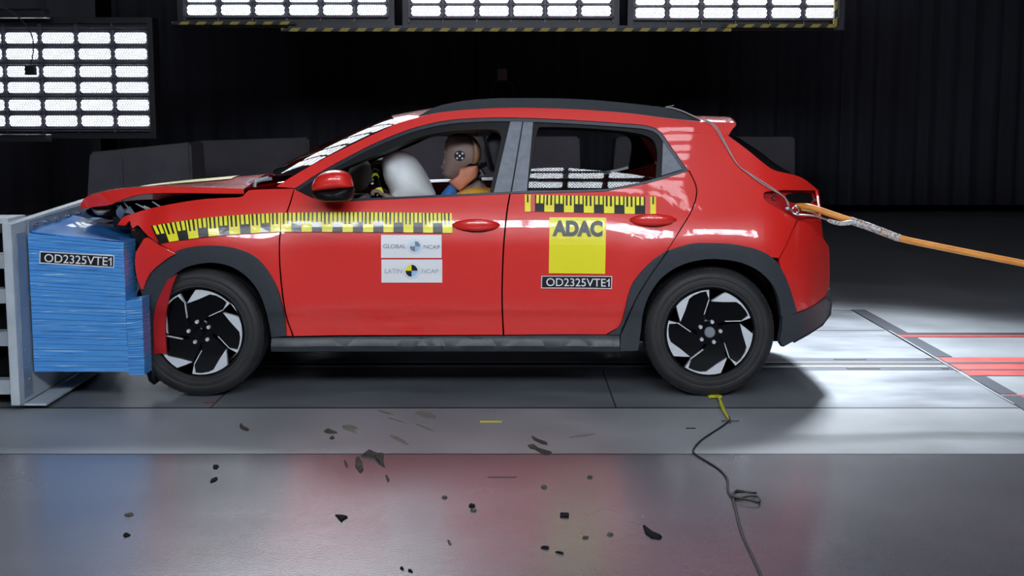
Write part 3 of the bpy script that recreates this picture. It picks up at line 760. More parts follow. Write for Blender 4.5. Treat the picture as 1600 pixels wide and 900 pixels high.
# folded near side
low = cr([(126, 326), (150, 323), (173, 320), (184, 314.5), (209, 306), (239, 302), (290, 301.5), (340, 302.3), (381, 302.5)], 3)
nb = len(vs)
for sgn in (-1, 1):
    base = len(vs)
    for i, (x, y) in enumerate(low):
        p = W(x, y, -rows[i][1] - 0.014); vs.append((p.x, p.y if sgn < 0 else -p.y, p.z - (rows[i][5] if sgn > 0 else 0)))
    for i in range(len(rows)-1):
        a_ = i*ln + (0 if sgn < 0 else n_); c_ = (i+1)*ln + (0 if sgn < 0 else n_)
        fs.append((a_, base+i, base+i+1, c_) if sgn < 0 else (a_, c_, base+i+1, base+i))
vs2 = vs
me = bpy.data.meshes.new('bonnet'); me.from_pydata(vs2, [], fs)
bm = bmesh.new(); bm.from_mesh(me); bmesh.ops.recalc_face_normals(bm, faces=bm.faces)
if sum(f_.normal.z for f_ in bm.faces) < 0: bmesh.ops.reverse_faces(bm, faces=bm.faces)
bm.to_mesh(me); bm.free()
bonnet = link('bonnet', me, M['red'], car, True, 40)
md = bonnet.modifiers.new('thick', 'SOLIDIFY'); md.thickness = 0.008; md.offset = -1
bonnet.modifiers.new('edges', 'EDGE_SPLIT').split_angle = math.radians(50)
# pale tape on the bonnet
def bonnet_pt(u, t_, dz):
    f_ = u*(len(rows)-1); i = min(int(f_), len(rows)-2); q = f_-i
    r = [a*(1-q)+b_*q for a, b_ in zip(rows[i], rows[i+1])]; k_ = 1 - abs(t_)**2.2
    return (r[0]+r[4]*k_, r[1]*t_, r[2]+r[3]*k_+0.010*math.sin(5*t_+3*r[0])*k_+dz-r[5]*(t_+1)/2)
vs = []; fs = []
for i in range(21):
    for j in range(4): vs.append(bonnet_pt(0.36+0.5*i/20, -0.34+0.12*j, 0.006))
for i in range(20):
    for j in range(3): a_ = i*4+j; fs.append((a_, a_+4, a_+5, a_+1))
MB().add(vs, fs).build('bonnet_tape', M['cream'], car)
# cowl, wipers
p = W(400, 290, -0.6)
MB().box((-1.42, -0.72, 0.86), (-1.12, 0.72, 0.975), bev=0.02).build('cowl', M['matte'], car)
b = MB()
for (x0, y0, x1, y1, yy) in ((386, 291, 420, 277, -0.45), (381, 290, 396, 280, -0.5), (392, 288, 425, 279, -0.35), (398, 292, 400, 283, -0.55)):
    b.tube([W(x0, y0, yy), W((x0+x1)/2, (y0+y1)/2-2, yy), W(x1, y1, yy)], 0.009, 6)
b.build('wiper', M['plate_w'], car)
# engine bay clutter under the buckled bonnet
MB().box((-1.84, -0.66, 0.45), (-1.2, 0.66, 0.86), bev=0.03).build('engine', M['black'], car)
b = MB()
R = random.Random(3)
MB().prism([(-2.14, 0.875), (-2.14, 0.90), (-1.97, 0.955), (-1.5, 0.99), (-1.2, 0.965), (-1.2, 0.875)], 0.0, 0.3).build('engine_cover', M['matte'], car)
MB().box((-1.92, 0.35, 0.60), (-1.18, 0.74, 0.90), bev=0.03).build('inner_wing', M['matte'], car)
for i in range(16):
    b = MB()
    x, y, z = R.uniform(-1.98, -1.4), R.uniform(-0.72, -0.35), 0.87 + R.uniform(-0.02, 0.04)
    b.box((x-R.uniform(0.02, 0.07), y-R.uniform(0.02, 0.06), z-R.uniform(0.02, 0.06)), (x+R.uniform(0.02, 0.07), y+R.uniform(0.02, 0.06), z+R.uniform(0.01, 0.035)), bev=0.008)
    b.build('engine_cover', M['black'], car)
b = MB()
for (x0, y0, x1, y1) in ((225, 322, 250, 333), (212, 318, 238, 331), (238, 315, 252, 324), (190, 312, 205, 330), (183, 322, 198, 330)):
    b.tube([W(x0, y0, -0.66), W(x1, y1, -0.68)], 0.004, 6)
b.build('hose', M['plate_w'], car)
# crumpled grey carrier and broken headlamp
crum = [(181, 329), (188, 320), (195, 327), (203, 322), (213, 336), (205, 339), (196, 341), (189, 343), (182, 336)]
b = MB(); vs = []; 
for x, y in crum: vs.append(W(x, y, -0.72 + R.uniform(-0.03, 0.03)))
vs.append(W(195, 332, -0.80)); kk = len(crum)
b.add(vs, [(i, (i+1) % kk, kk) for i in range(kk)])
o = b.build('crumpled_bracket', M['plate_b'], car, False); o.modifiers.new('t', 'SOLIDIFY').thickness = 0.004
hl = crc([(142, 323), (160, 324), (174, 326), (173, 332), (165, 338), (152, 337)], 3)
MB().pillow([(W(x, y, -0.62).x, W(x, y, -0.62).z) for x, y in hl], -0.58, 0.10).build('headlamp', mat('clouded_lens', (0.25, 0.25, 0.24), 0.2, coat=0.5), car)
MB().pillow([(W(x, y, -0.5).x, W(x, y, -0.5).z) for x, y in crc([(130, 327), (160, 322), (190, 320), (215, 322), (208, 336), (190, 346), (165, 341), (140, 337)], 3)], -0.25, 0.42).build('grille_wreck', M['matte'], car)
# torn black liner at the front corner
lin = [(196, 341), (207, 352), (222, 360), (229, 370), (222, 378), (212, 394), (209, 372), (203, 358), (190, 350)]
b = MB().prism([(W(x, y, -0.80).x, W(x, y, -0.80).z) for x, y in lin], -0.80, -0.60); b.build('torn_liner', M['black'], car, False)
b = MB(); 
for i in range(9):
    x, y = 190 + i*3.2 + R.uniform(-2, 2), 338 + i*3.4 + R.uniform(-2, 2); p = W(x, y, -0.83)
    q = [p + Vector((R.uniform(-.011, .011), R.uniform(-.012, .012), R.uniform(-.009, .009))) for _ in range(4)]
    b.add(q, [(0, 1, 2), (0, 2, 3), (0, 1, 3), (1, 2, 3)])
b.build('torn_edge', M['red'], car, False)
# hanging black undertray by the front tyre
p = [W(x, y, -0.86) for x, y in ((232, 568), (243, 566), (247, 580), (246, 598), (238, 604), (230, 598), (226, 584))]
MB().pillow([(q.x, q.z) for q in p], -0.80, 0.07).build('undertray_scrap', M['black'], car)

# underbody, arches' inner shells
MB().box((-1.15, -0.80, 0.22), (0.60, 0.80, 0.30), bev=0.02).build('floor_pan', M['matte'], car)
MB().box((-1.9, -0.60, 0.24), (-1.1, 0.60, 0.46), bev=0.02).build('underbody', M['matte'], car)
MB().box((0.58, -0.60, 0.24), (1.45, 0.60, 0.46), bev=0.02).build('underbody', M['matte'], car)
for xc in (XW_F, XW_R):
    for sgn in (-1, 1):
        vs = []; fs = []
        for i in range(25):
            q = -0.15 + (PI + 0.3)*i/24
            for yy, rr in ((0.80, 0.378), (0.60, 0.378), (0.60, 0.0)):
                vs.append((xc + rr*math.cos(q), sgn*yy, 0.33 + rr*math.sin(q)*0.97))
        for i in range(24):
            for j in range(2): a_ = i*3+j; fs.append((a_, a_+1, a_+4, a_+3))
        MB().add(vs, fs).build('wheel_liner', M['matte'], car)
b = MB().tube([(-0.95, 0.25, 0.2), (0.9, 0.28, 0.2), (1.3, 0.45, 0.22)], 0.03, 10).box((0.3, -0.2, 0.17), (0.8, 0.4, 0.23), bev=0.02); b.build('battery_tray', M['dsteel'], car)
MB().tube([(XW_F, -0.70, 0.33), (XW_F, 0.70, 0.33)], 0.04).tube([(XW_R, -0.70, 0.33), (XW_R, 0.70, 0.33)], 0.05).build('axle', M['dsteel'], car)

# wheels
TR = 0.332; RR = 0.2215
def make_wheel(xc, yf, sgn, phase, cap, z=TR):
    c_ = Vector((xc, yf, z)); s = sgn     # s=-1: outer face looks to -Y
    h = lambda v: -s*v                   # depth inward
    wname = bpy.data.objects.new('wheel', None); C.objects.link(wname); wname.parent = car; wname.location = c_; wname.empty_display_size = 0.1
    o_ = Vector((0, 0, 0))
    prof = [(RR+0.004, h(0.012)), (RR+0.012, h(0.002)), (RR+0.022, h(0.002)), (RR+0.024, h(-0.004)), (RR+0.05, h(-0.008)), (RR+0.053, h(-0.0065)), (RR+0.056, h(-0.008)), (TR-0.035, h(-0.004)), (TR-0.030, h(-0.001)), (TR-0.018, h(0.006)), (TR-0.008, h(0.018)),
            (TR, h(0.045)), (TR, h(0.075)), (TR-0.006, h(0.078)), (TR-0.006, h(0.084)), (TR, h(0.087)), (TR, h(0.118)), (TR-0.006, h(0.121)), (TR-0.006, h(0.127)), (TR, h(0.13)), (TR, h(0.165)),
            (TR-0.01, h(0.19)), (TR-0.05, h(0.205)), (RR+0.01, h(0.20)), (RR+0.0, h(0.19)), (RR+0.0, h(0.02))]
    b = MB().lathe(prof, o_, 'Y', 72, closed=True)
    # tread blocks along the shoulders
    for i in range(72):
        q = 2*PI*i/72; 
        for ya, yb_ in ((0.016, 0.036),):
            e1 = Vector((math.cos(q), 0, math.sin(q))); e2 = Vector((-math.sin(q), 0, math.cos(q))); r0 = TR-0.016; r1 = TR-0.007
            vs = [e1*(r0 if k_ & 4 else r1) + e2*(0.009 if k_ & 1 else -0.009) + Vector((0, h(yb_ if k_ & 2 else ya), 0)) for k_ in range(8)]
            b.add(vs, [(0,1,3,2), (4,6,7,5), (0,4,5,1), (2,3,7,6), (0,2,6,4), (1,5,7,3)])
    tb = link_child(b, 'tyre', M['tyre'], wname, 40)
    b = MB().lathe([(RR+0.002, h(0.008)), (RR-0.002, h(0.006)), (RR-0.005, h(0.03)), (RR-0.02, h(0.17)), (RR+0.003, h(0.19)), (RR+0.003, h(0.03))], o_, 'Y', 64, closed=True)
    link_child(b, 'rim', M['gloss'], wname, 40)
    b = MB().lathe([(0.15, h(0.10)), (0.15, h(0.115)), (0.05, h(0.115)), (0.05, h(0.10))], o_, 'Y', 48, closed=True); link_child(b, 'brake_disc', M['dsteel'], wname, 40)
    b = MB().lathe([(RR-0.02, h(0.14)), (0.02, h(0.14)), (0.02, h(0.15)), (RR-0.02, h(0.15))], o_, 'Y', 48, closed=True); link_child(b, 'backing_plate', M['matte'], wname, 40)
    P_ = lambda r, a, k5: (RR*r*math.cos(math.radians(a + phase - 72*k5)) * (1 if s < 0 else -1), RR*r*math.sin(math.radians(a + phase - 72*k5)))
    sil = [(.72, 88), (.843, 78), (.985, 70), (.985, 62), (.985, 54), (.985, 46), (.985, 38), (.985, 30), (.985, 20), (.757, 20), (.955, 24), (.955, 32), (.945, 42), (.92, 50), (.76, 68)]
    blk = [(.20, 112), (.45, 96), (.72, 88.5), (.76, 68), (.92, 50), (.945, 42), (.955, 32), (.955, 24), (.757, 20), (.43, 36), (.20, 62)]
    blk2 = [(.30, 45), (.62, 20), (.64, 24), (.30, 54)]
    for k5 in range(5):
        b = MB().prism([P_(r, a, k5) for r, a in blk], h(0.022), h(0.05)); link_child(b, 'spoke', M['gloss'], wname, 20)
        b = MB().prism([P_(r*0.995, a, k5) for r, a in sil], h(0.010), h(0.04)); link_child(b, 'spoke_inlay', M['alu'], wname, 20)
    for k5 in range(5):
        b = MB().prism([P_(r, a, k5) for r, a in ((.43, 37), (.425, 34.5), (.755, 19), (.762, 20.6))], h(0.020), h(0.04))
        link_child(b, 'spoke_glint', M['alu'], wname, 20)  # silver slivers draw the reflections along the black spokes' edges
    b = MB().lathe([(0.068, h(0.06)), (0.066, h(0.026)), (0.058, h(0.02)), (0.001, h(0.02))], o_, 'Y', 32); link_child(b, 'hub', M['gloss'], wname, 30)
    b = MB().lathe([(0.028, h(0.03)), (0.027, h(0.006)), (0.022, h(0.002)), (0.001, h(0.002))], o_, 'Y', 32); link_child(b, 'centre_cap', cap, wname, 30)
    for k5 in range(5):
        x, zz = P_(0.245, 78, k5)
        b = MB().lathe([(0.010, h(0.022)), (0.010, h(0.008)), (0.0085, h(0.004)), (0.0045, h(0.004)), (0.0045, h(0.010)), (0.0005, h(0.010))], (x, 0, zz), 'Y', 12); link_child(b, 'wheel_nut', M['alu'], wname, 30)
    return wname
def link_child(b, name, m, parent, angle):
    me = bpy.data.meshes.new(name); me.from_pydata(b.v, [], b.f)
    bm = bmesh.new(); bm.from_mesh(me); bmesh.ops.recalc_face_normals(bm, faces=bm.faces); bm.to_mesh(me); bm.free()
    me.materials.append(m)
    for p in me.polygons: p.use_smooth = True
    me.set_sharp_from_angle(angle=math.radians(angle))
    o = bpy.data.objects.new(name, me); C.objects.link(o); o.parent = parent; return o
capm = mat('grey_cap', (0.22, 0.25, 0.29), 0.4)
WY = -0.868
wr = W(1109.5, 521, WY); wf = W(310.5, 520.5, WY)
make_wheel(wr.x, WY, -1, 0, capm); make_wheel(wf.x, WY, -1, 23, M['gloss'])
make_wheel(wr.x, -WY, 1, 0, capm); make_wheel(wf.x, -WY, 1, 10, capm)

# door mirror
cap = crc([(489, 287), (498, 274), (514, 266.5), (532, 266), (546, 272), (551, 284), (550, 293), (520, 296.5), (491, 298.5)], 4)
lowm = crc([(490, 298), (520, 296), (551, 292), (553, 302), (548, 312.5), (526, 315), (505, 314), (491, 308)], 4)
ym = -1.0
for sgn in (-1, 1):
    pc = [(W(x, y, ym).x, W(x, y, ym).z) for x, y in cap]; pl = [(W(x, y, ym).x, W(x, y, ym).z) for x, y in lowm]
    MB().pillow(pc, sgn*1.0, 0.085, e=2.8).build('mirror_cap', M['red'] if sgn < 0 else M['black'], car)
    MB().pillow(pl, sgn*1.0, 0.083, e=2.8).build('mirror_housing', M['black'], car)
    MB().tube([(W(520, 306, ym).x, sgn*0.96, W(520, 306, ym).z), (W(505, 305, ym).x, sgn*0.84, W(505, 303, ym).z)], 0.02).build('mirror_stalk', M['black'], car)
# door handles
for dr, (x0, x1, y0) in ((0, (707, 781, 351.5)), (1, (984, 1057, 343.5))):
    ptsh = [PS(x0 + (x1-x0)*i/10, y0 + 1.0*math.sin(i)*0, 0.004 + 0.030*math.sin(PI*i/10)**0.5) for i in range(11)]
    vs = []; fs = []; nn = 12
    for i, p in enumerate(ptsh):
        u = i/10; hh_ = 0.006 + 0.024*math.sin(PI*u)**0.6; dd = 0.006 + 0.008*math.sin(PI*u)
        for j in range(nn):
            q = 2*PI*j/nn; vs.append((p.x, p.y + dd*math.cos(q), p.z + hh_*math.sin(q)))
    for i in range(10):
        for j in range(nn): fs.append((i*nn+j, i*nn+(j+1) % nn, (i+1)*nn+(j+1) % nn, (i+1)*nn+j))
    fs += [tuple(range(nn))[::-1], tuple(10*nn+j for j in range(nn))]
    MB().add(vs, fs).build('door_handle', M['red'], door_f if dr == 0 else door_r, angle=60)
    xm = (x0+x1)/2
    panel('handle_recess_shade', crc([(xm-18, y0+5), (xm, y0+3), (xm+20, y0+5), (xm+14, y0+11.5), (xm, y0+13), (xm-12, y0+11)], 4), mat('recess_shade_red', (0.28, 0.006, 0.008), 0.4, coat=0.6), door_f if dr == 0 else door_r, off=0.0015, thick=0.001, mirror=False)  # darker red patch on the door skin paints the shade below the handle

# interior
MB().box((-1.30, -0.70, 0.62), (-0.86, 0.70, 0.95), bev=0.06).build('dashboard', M['black'], car)
def xz(pts, Y): return [(W(x, y, Y).x, W(x, y, Y).z) for x, y in pts]
for yy in (-0.37, 0.37):
    b = MB(); bk = [(-0.03, 0.50), (0.07, 0.50), (0.13, 0.75), (0.16, 0.98), (0.155, 1.06), (0.08, 1.08), (0.04, 1.0), (0.0, 0.75), (-0.05, 0.56)]
    b.pillow(crc(bk, 3), yy, 0.25, e=4).build('seat_back', M['seat'], car)
    MB().pillow(crc([(-0.50, 0.42), (-0.47, 0.54), (-0.2, 0.55), (0.0, 0.53), (0.05, 0.42), (-0.2, 0.36)], 3), yy, 0.25, e=4).build('seat_cushion', M['seat'], car)
    hr = xz([(757, 232), (764, 212), (778, 204), (786, 212), (787, 235), (782, 262), (768, 268), (760, 255)], -0.37)
    MB().pillow(crc([(x, z) for x, z in hr], 3), yy, 0.13, e=3.5).build('headrest', M['seat'], car)
    MB().tube([(0.02, yy-0.05, 1.14), (0.10, yy-0.05, 0.98)], 0.007).tube([(0.02, yy+0.05, 1.14), (0.10, yy+0.05, 0.98)], 0.007).build('headrest_post', M['steel'], car)
MB().box((0.55, -0.62, 0.42), (1.0, 0.62, 0.56), bev=0.05).box((0.92, -0.62, 0.5), (1.08, 0.62, 0.98), bev=0.05).build('rear_bench', M['seat'], car)
MB().box((1.05, -0.60, 0.3), (1.45, 0.60, 0.55), bev=0.02).build('boot_floor', M['matte'], car)
HL = [row(x, y, -0.04, 0.03, 0) for x, y in cr(TOP[6:], 2)]
across('headliner', [(x, hw, z-0.035, c_, 0) for x, hw, z, c_, bu in HL], M['matte'], car, thick=0.01)
# driver's steering wheel and airbags
cw_ = Vector((W(606, 318, -0.37).x, -0.37, W(606, 318, -0.37).z)); ax = (W(585, 264, -0.37) - cw_).normalized(); rad = 0.185
side_ = Vector((0, 1, 0))
b = MB().tube([cw_ + ax*rad*math.cos(q) + side_*rad*math.sin(q) for q in [2*PI*i/40 for i in range(40)]], 0.017, 10, closed=True)
b.tube([cw_ - side_*rad, cw_ + side_*rad], 0.014, 8).tube([cw_, cw_ - ax*rad], 0.016, 8)
b.tube([cw_, cw_ + Vector((-0.25, 0, -0.10))], 0.03, 10)
sw = b.build('steering_wheel', M['gloss'], car)
for q0, wd_ in ((-0.55, 0.055), (-1.15, 0.10)):
    MB().tube([cw_ + ax*rad*math.cos(q) + side_*rad*math.sin(q) for q in (q0 - wd_, q0, q0 + wd_)], 0.0195, 12).build('yellow_tape_band', M['ytape'], car)
bag = crc([(597, 258), (599, 247), (608, 239), (621, 235), (633, 238), (645, 244), (656, 256), (667, 274), (676, 294), (679, 312), (640, 330), (610, 322), (609, 297), (602, 282)], 4)
o = MB().pillow(xz(bag, -0.37), -0.36, 0.24, n=17, e=2.3).build('driver_airbag', M['bag'], car, angle=80)
# folds in the airbag cloth
me = o.data
for v in me.vertices:
    d_ = math.hypot(v.co.x - W(628, 290, -0.37).x, v.co.z - W(628, 290, -0.37).z); 
    cr_ = math.exp(-((v.co.z - (1.02 + 0.25*(v.co.x + 0.6)))/0.018)**2) * max(0, min(1, (-0.56 - v.co.x)/0.06)); v.co.y += 0.05*cr_ * (1 if v.co.y < -0.36 else -1)
bag2 = crc([(543, 275), (552, 258), (566, 250), (575, 258), (577, 272), (574, 288), (566, 298), (548, 296)], 4)
MB().pillow(xz(bag2, 0.35), 0.38, 0.25, n=13).build('passenger_airbag', M['bag2'], car)
# belt
MB().add([W(752, 205, -0.55), W(757, 205, -0.55), W(772, 262, -0.50), W(766, 265, -0.50)], [(0, 1, 2, 3)]).build('seat_belt', M['black'], car, False).modifiers.new('t', 'SOLIDIFY').thickness = 0.003
MB().tube([W(748, 262, -0.40), W(766, 252, -0.44), W(790, 232, -0.5)], 0.012, 8).build('belt_bracket', M['black'], car)

# ================================================================== stickers on the car
def decal(parent, name, quads, mats, off=0.004, label=None, bumps=None):
    """quads: (outline, material index), all in picture coordinates, carried on to the body's surface"""
    bmA = bmesh.new(); step = 0.05
    for poly, mi in quads:
        pts = [PS(x, y, off) for x, y in poly]
        f_ = bmA.faces.new([bmA.verts.new((p.x, 0, p.z)) for p in pts]); f_.material_index = mi
    xs_ = [v.co.x for v in bmA.verts]; zs_ = [v.co.z for v in bmA.verts]
    k = math.ceil(min(xs_)/step)
    while k*step < max(xs_): bmesh.ops.bisect_plane(bmA, geom=bmA.verts[:]+bmA.edges[:]+bmA.faces[:], plane_co=(k*step, 0, 0), plane_no=(1, 0, 0), dist=1e-5); k += 1
    k = math.ceil(min(zs_)/(step*0.6))
    while k*step*0.6 < max(zs_): bmesh.ops.bisect_plane(bmA, geom=bmA.verts[:]+bmA.edges[:]+bmA.faces[:], plane_co=(0, 0, k*step*0.6), plane_no=(0, 0, 1), dist=1e-5); k += 1
    for v in bmA.verts: v.co.y = -(wid(v.co.x, v.co.z) + off)
    for f_ in bmA.faces:
        f_.normal_update()
        if f_.normal.y > 0: f_.normal_flip()
    me = bpy.data.meshes.new(name); bmA.to_mesh(me); bmA.free()
    o = link(name, me, mats, parent, False); 
    if label: o['label'] = label
    return o
def ruler(top, bot, n_major, first_yellow, start_ticks=True):
    """top/bot: functions u->(x,y). n_major blocks, alternating; ticks in the upper half, 4 per block pair side"""
    q = []; n = n_major
    for i in range(n):
        u0, u1 = i/n, (i+1)/n; ye = (i % 2 == 0) == first_yellow
        def P_(u, v): a, c_ = top(u), bot(u); return (a[0]+(c_[0]-a[0])*v, a[1]+(c_[1]-a[1])*v)
        w_ = (u1-u0)
        # lower half block
        tv = 0.50 if not ye else 0.60
        q.append(([P_(u0, tv), P_(u1, tv), P_(u1, 1), P_(u0, 1)], 0 if ye else 1))
        # upper half ticks: black slots in yellow
        fr = [(0, .17, 0), (.17, .36, 1), (.36, .58, 0), (.58, .77, 1), (.77, 1, 0)] if ye else [(0, .14, 1), (.14, .42, 0), (.42, .58, 1), (.58, .86, 0), (.86, 1, 1)]
        for a_, b_, mi in fr:
            q.append(([P_(u0+w_*a_, 0), P_(u0+w_*b_, 0), P_(u0+w_*b_, tv), P_(u0+w_*a_, tv)], mi))
    return q
def lin2(pts):
    c_ = cr(pts, 6)
    def f_(u):
        x = u*(len(c_)-1); i = min(int(x), len(c_)-2); t_ = x-i
        return tuple(a*(1-t_)+b_*t_ for a, b_ in zip(c_[i], c_[i+1]))
    return f_
YB_ = [M['yellow'], M['tick']]
decal(car, 'measuring_tape', ruler(lin2([(236, 353), (290, 344.5), (340, 338.5), (390, 335), (438, 332.5)]), lin2([(249, 380.5), (295, 373.5), (342, 368), (392, 364.5), (438, 362)]), 12, False), YB_, 0.012, 'yellow and black measuring tape along the front fender')
decal(door_f, 'measuring_tape', ruler(lin2([(439, 332.5), (530, 331.5), (620, 332), (706, 333)]), lin2([(439, 362), (530, 362.5), (620, 363), (707, 364)]), 17, True), YB_, 0.012, 'yellow and black measuring tape along the front door')
decal(door_r, 'measuring_tape', ruler(lin2([(836, 304.5), (920, 306), (1008, 307.5)]), lin2([(835, 330.5), (920, 332.5), (1008, 334.5)]), 11, False), YB_, 0.005, 'yellow and black measuring tape along the rear door')
for (x0, x1, s_, mt) in ((820, 829, 0, 'y'), (829, 836, 0, 'r'), (1008, 1016, 1, 'r'), (1016, 1025, 1, 'y')):
    yt, yb2 = (304, 330.5) if s_ == 0 else (304.5 if mt == 'r' else 307, 335)
    qd = [([(x0+0.2, yt), (x1-0.2, yt), (x1-0.2, yb2), (x0+0.2, yb2)], 0)]
    if mt == 'y': qd = [([(x0, yt), (x1, yt), (x1, yb2), (x0, yb2)], 0)]
    decal(door_r, 'tape_end', qd, [M['yellow'] if mt == 'y' else M['redtape']], 0.006)
    if mt == 'y': decal(door_r, 'tape_tick', [([(x0+3.2, yt), (x0+5.8, yt), (x0+5.8, yt+12), (x0+3.2, yt+12)], 0)], [M['tick']], 0.008)
# lettering: built-in font turned into flat mesh and carried to the place
def text_poly(s, bold=0.0, spacing=1.0):
    cu = bpy.data.curves.new('t', 'FONT'); cu.body = s; cu.size = 1.0; cu.offset = bold; cu.resolution_u = 4; cu.space_character = spacing
    o = bpy.data.objects.new('t', cu); C.objects.link(o); bpy.context.view_layer.update()
    dg = bpy.context.evaluated_depsgraph_get(); me = bpy.data.meshes.new_from_object(o.evaluated_get(dg))
    vs = [(v.co.x, v.co.y) for v in me.vertices]; fs = [tuple(p.vertices) for p in me.polygons]
    bpy.data.objects.remove(o); bpy.data.meshes.remove(me)
    x0, x1 = min(v[0] for v in vs), max(v[0] for v in vs); y0, y1 = min(v[1] for v in vs), max(v[1] for v in vs)
    return [((x-x0)/(x1-x0), (y-y0)/(y1-y0)) for x, y in vs], fs
def one_glyph(vs, fs, u0, u1):
    # a figure one with its flag, set after the rest of the line
    b = len(vs); w_ = u1 - u0
    vs = [(u*(u0-0.012), v) for u, v in vs]
    vs += [(u0+w_*p, v) for p, v in ((0.62, 0.02), (1.0, 0.02), (1.0, 0.98), (0.70, 0.98), (0.62, 0.90), (0.0, 0.70), (0.0, 0.58), (0.62, 0.74))]
    return vs, fs + [(b, b+1, b+2, b+3, b+4, b+7), (b+4, b+5, b+6, b+7)]
def lettering(parent, s, quad, place, m, bold=0.0, label=None, name='lettering', spacing=1.0):
    """quad: picture corners top-left, top-right, bottom-right, bottom-left of the text's ink"""
    vs, fs = text_poly(s.rstrip('1'), bold, spacing)
    if s.endswith('1'): vs, fs = one_glyph(vs, fs, 0.952, 1.0)
    tl, tr_, br, bl = quad; out = []
    for u, v in vs:
        x = (bl[0]*(1-u)+br[0]*u)*(1-v) + (tl[0]*(1-u)+tr_[0]*u)*v; y = (bl[1]*(1-u)+br[1]*u)*(1-v) + (tl[1]*(1-u)+tr_[1]*u)*v
        out.append(place(x, y))
    me = bpy.data.meshes.new(name); me.from_pydata([tuple(p) for p in out], [], fs)
    if sum(p.normal.y for p in me.polygons) > 0: me.flip_normals()
    return link(name, me, m, parent, False)
onb = lambda off: (lambda x, y: PS(x, y, off))
def rect(x0, y0, x1, y1): return [(x0, y0), (x1, y0), (x1, y1), (x0, y1)]
def circ(cx, cy, rx, ry, a0=0, a1=360, n=24, centre=False):
    p = [(cx + rx*math.cos(math.radians(a0+(a1-a0)*i/n)), cy - ry*math.sin(math.radians(a0+(a1-a0)*i/n))) for i in range(n + (1 if centre else 0))]
    return ([(cx, cy)] + p) if centre else p
s1 = decal(car, 'logo_sticker', [(rect(595.5, 367, 690, 403), 0)], [M['white']], 0.005, 'white crash test logo sticker, upper one of the two on the front door')
s2 = decal(car, 'logo_sticker', [(rect(596, 405.5, 691, 441.5), 0)], [M['white']], 0.005, 'white crash test logo sticker, lower one of the two on the front door')
s3 = decal(car, 'yellow_sticker', [([(858.5, 339.5), (947, 340), (945.5, 428), (857.5, 427)], 0)], [M['yellow']], 0.005)
s4 = decal(car, 'test_number_sign', [([(846, 431), (956.5, 431.5), (956, 451.5), (845.5, 450.5)], 0)], [M['ink']], 0.005)
lettering(s1, 'GLOBAL', [(598.8, 381.5), (634.5, 382), (634.5, 388), (598.8, 388)], onb(0.009), M['grey_ink'])
lettering(s1, 'NCAP', [(662, 382.5), (687.3, 383), (687.3, 389), (662, 388.5)], onb(0.009), M['grey_ink'])
lettering(s2, 'LATIN', [(601.5, 420), (628, 420), (628, 427), (601.5, 427)], onb(0.009), M['lgrey_ink'])
lettering(s2, 'NCAP', [(659, 420), (685, 420.5), (685, 427), (659, 426.5)], onb(0.009), M['lgrey_ink'])
M['pb2'] = mat('very_pale_blue', (0.62, 0.76, 0.9), 0.4)
for par, cx, cy, r, cols in ((s1, 648.5, 385, 8.3, ('grey_ink', 'pb2', 'grey_ink', 'lblue')), (s2, 643, 423, 9.4, ('ink', 'yellow', 'ink', 'lblue'))):
    decal(par, 'logo_ring', [(circ(cx, cy+0.3, r+3.4, r+3.2), 0)], [M['pb2']], 0.0062)
    decal(par, 'logo_disc', [(circ(cx, cy, r+2.0, r+2.0), 0)], [M['white']], 0.0076)
    decal(par, 'logo_quadrants', [(circ(cx, cy, r, r, a*90, a*90+90, 8, True), a) for a in range(4)], [M[c_] for c_ in cols], 0.009)
lettering(s3, 'ADAC', [(863.5, 344), (942, 345), (941.5, 370), (863, 369)], onb(0.010), mat('dark_grey_ink', (0.07, 0.075, 0.085), 0.4), bold=0.055)
def frame_quads(q, t_):
    (x0, y0), (x1, y1), (x2, y2), (x3, y3) = q
    return [([(x0, y0), (x1, y1), (x1, y1+t_), (x0, y0+t_)], 0), ([(x3, y3-t_), (x2, y2-t_), (x2, y2), (x3, y3)], 0), ([(x0, y0), (x0+t_, y0), (x3+t_, y3), (x3, y3)], 0), ([(x1-t_, y1), (x1, y1), (x2, y2), (x2-t_, y2)], 0)]
decal(s4, 'sign_border', frame_quads([(846, 431), (956.5, 431.5), (956, 451.5), (845.5, 450.5)], 1.2), [M['white']], 0.007)
lettering(s4, 'OD2325VTE1', [(853.5, 434.5), (952.5, 435.5), (952.5, 448), (853.5, 447)], onb(0.009), M['white'], bold=0.004)

# ================================================================== THE DUMMY
YD = -0.37
dm = thing('crash_test_dummy', 'brown crash test dummy in a yellow shirt at the steering wheel of the car', 'crash test dummy', (W(760, 420, YD).x, YD, 0.50))
def slices(rows_, YC, name, m, parent, n=28, e=2.3):
    vs = []; fs = []
    for (py, xf, xb, hw) in rows_:
        a, c_ = W(xf, py, YC), W(xb, py, YC); cx = (a.x+c_.x)/2; rx = (c_.x-a.x)/2
        for j in range(n):
            q = 2*PI*j/n; cs, sn = math.cos(q), math.sin(q)
            vs.append((cx + rx*math.copysign(abs(cs)**(2/e), cs), YC + hw*math.copysign(abs(sn)**(2/e), sn), a.z))
    k = len(rows_)
    for i in range(k-1):
        for j in range(n): fs.append((i*n+j, i*n+(j+1) % n, (i+1)*n+(j+1) % n, (i+1)*n+j))
    fs += [tuple(range(n)), tuple((k-1)*n+j for j in range(n))[::-1]]
    return MB().add(vs, fs).build(name, m, parent, angle=60)
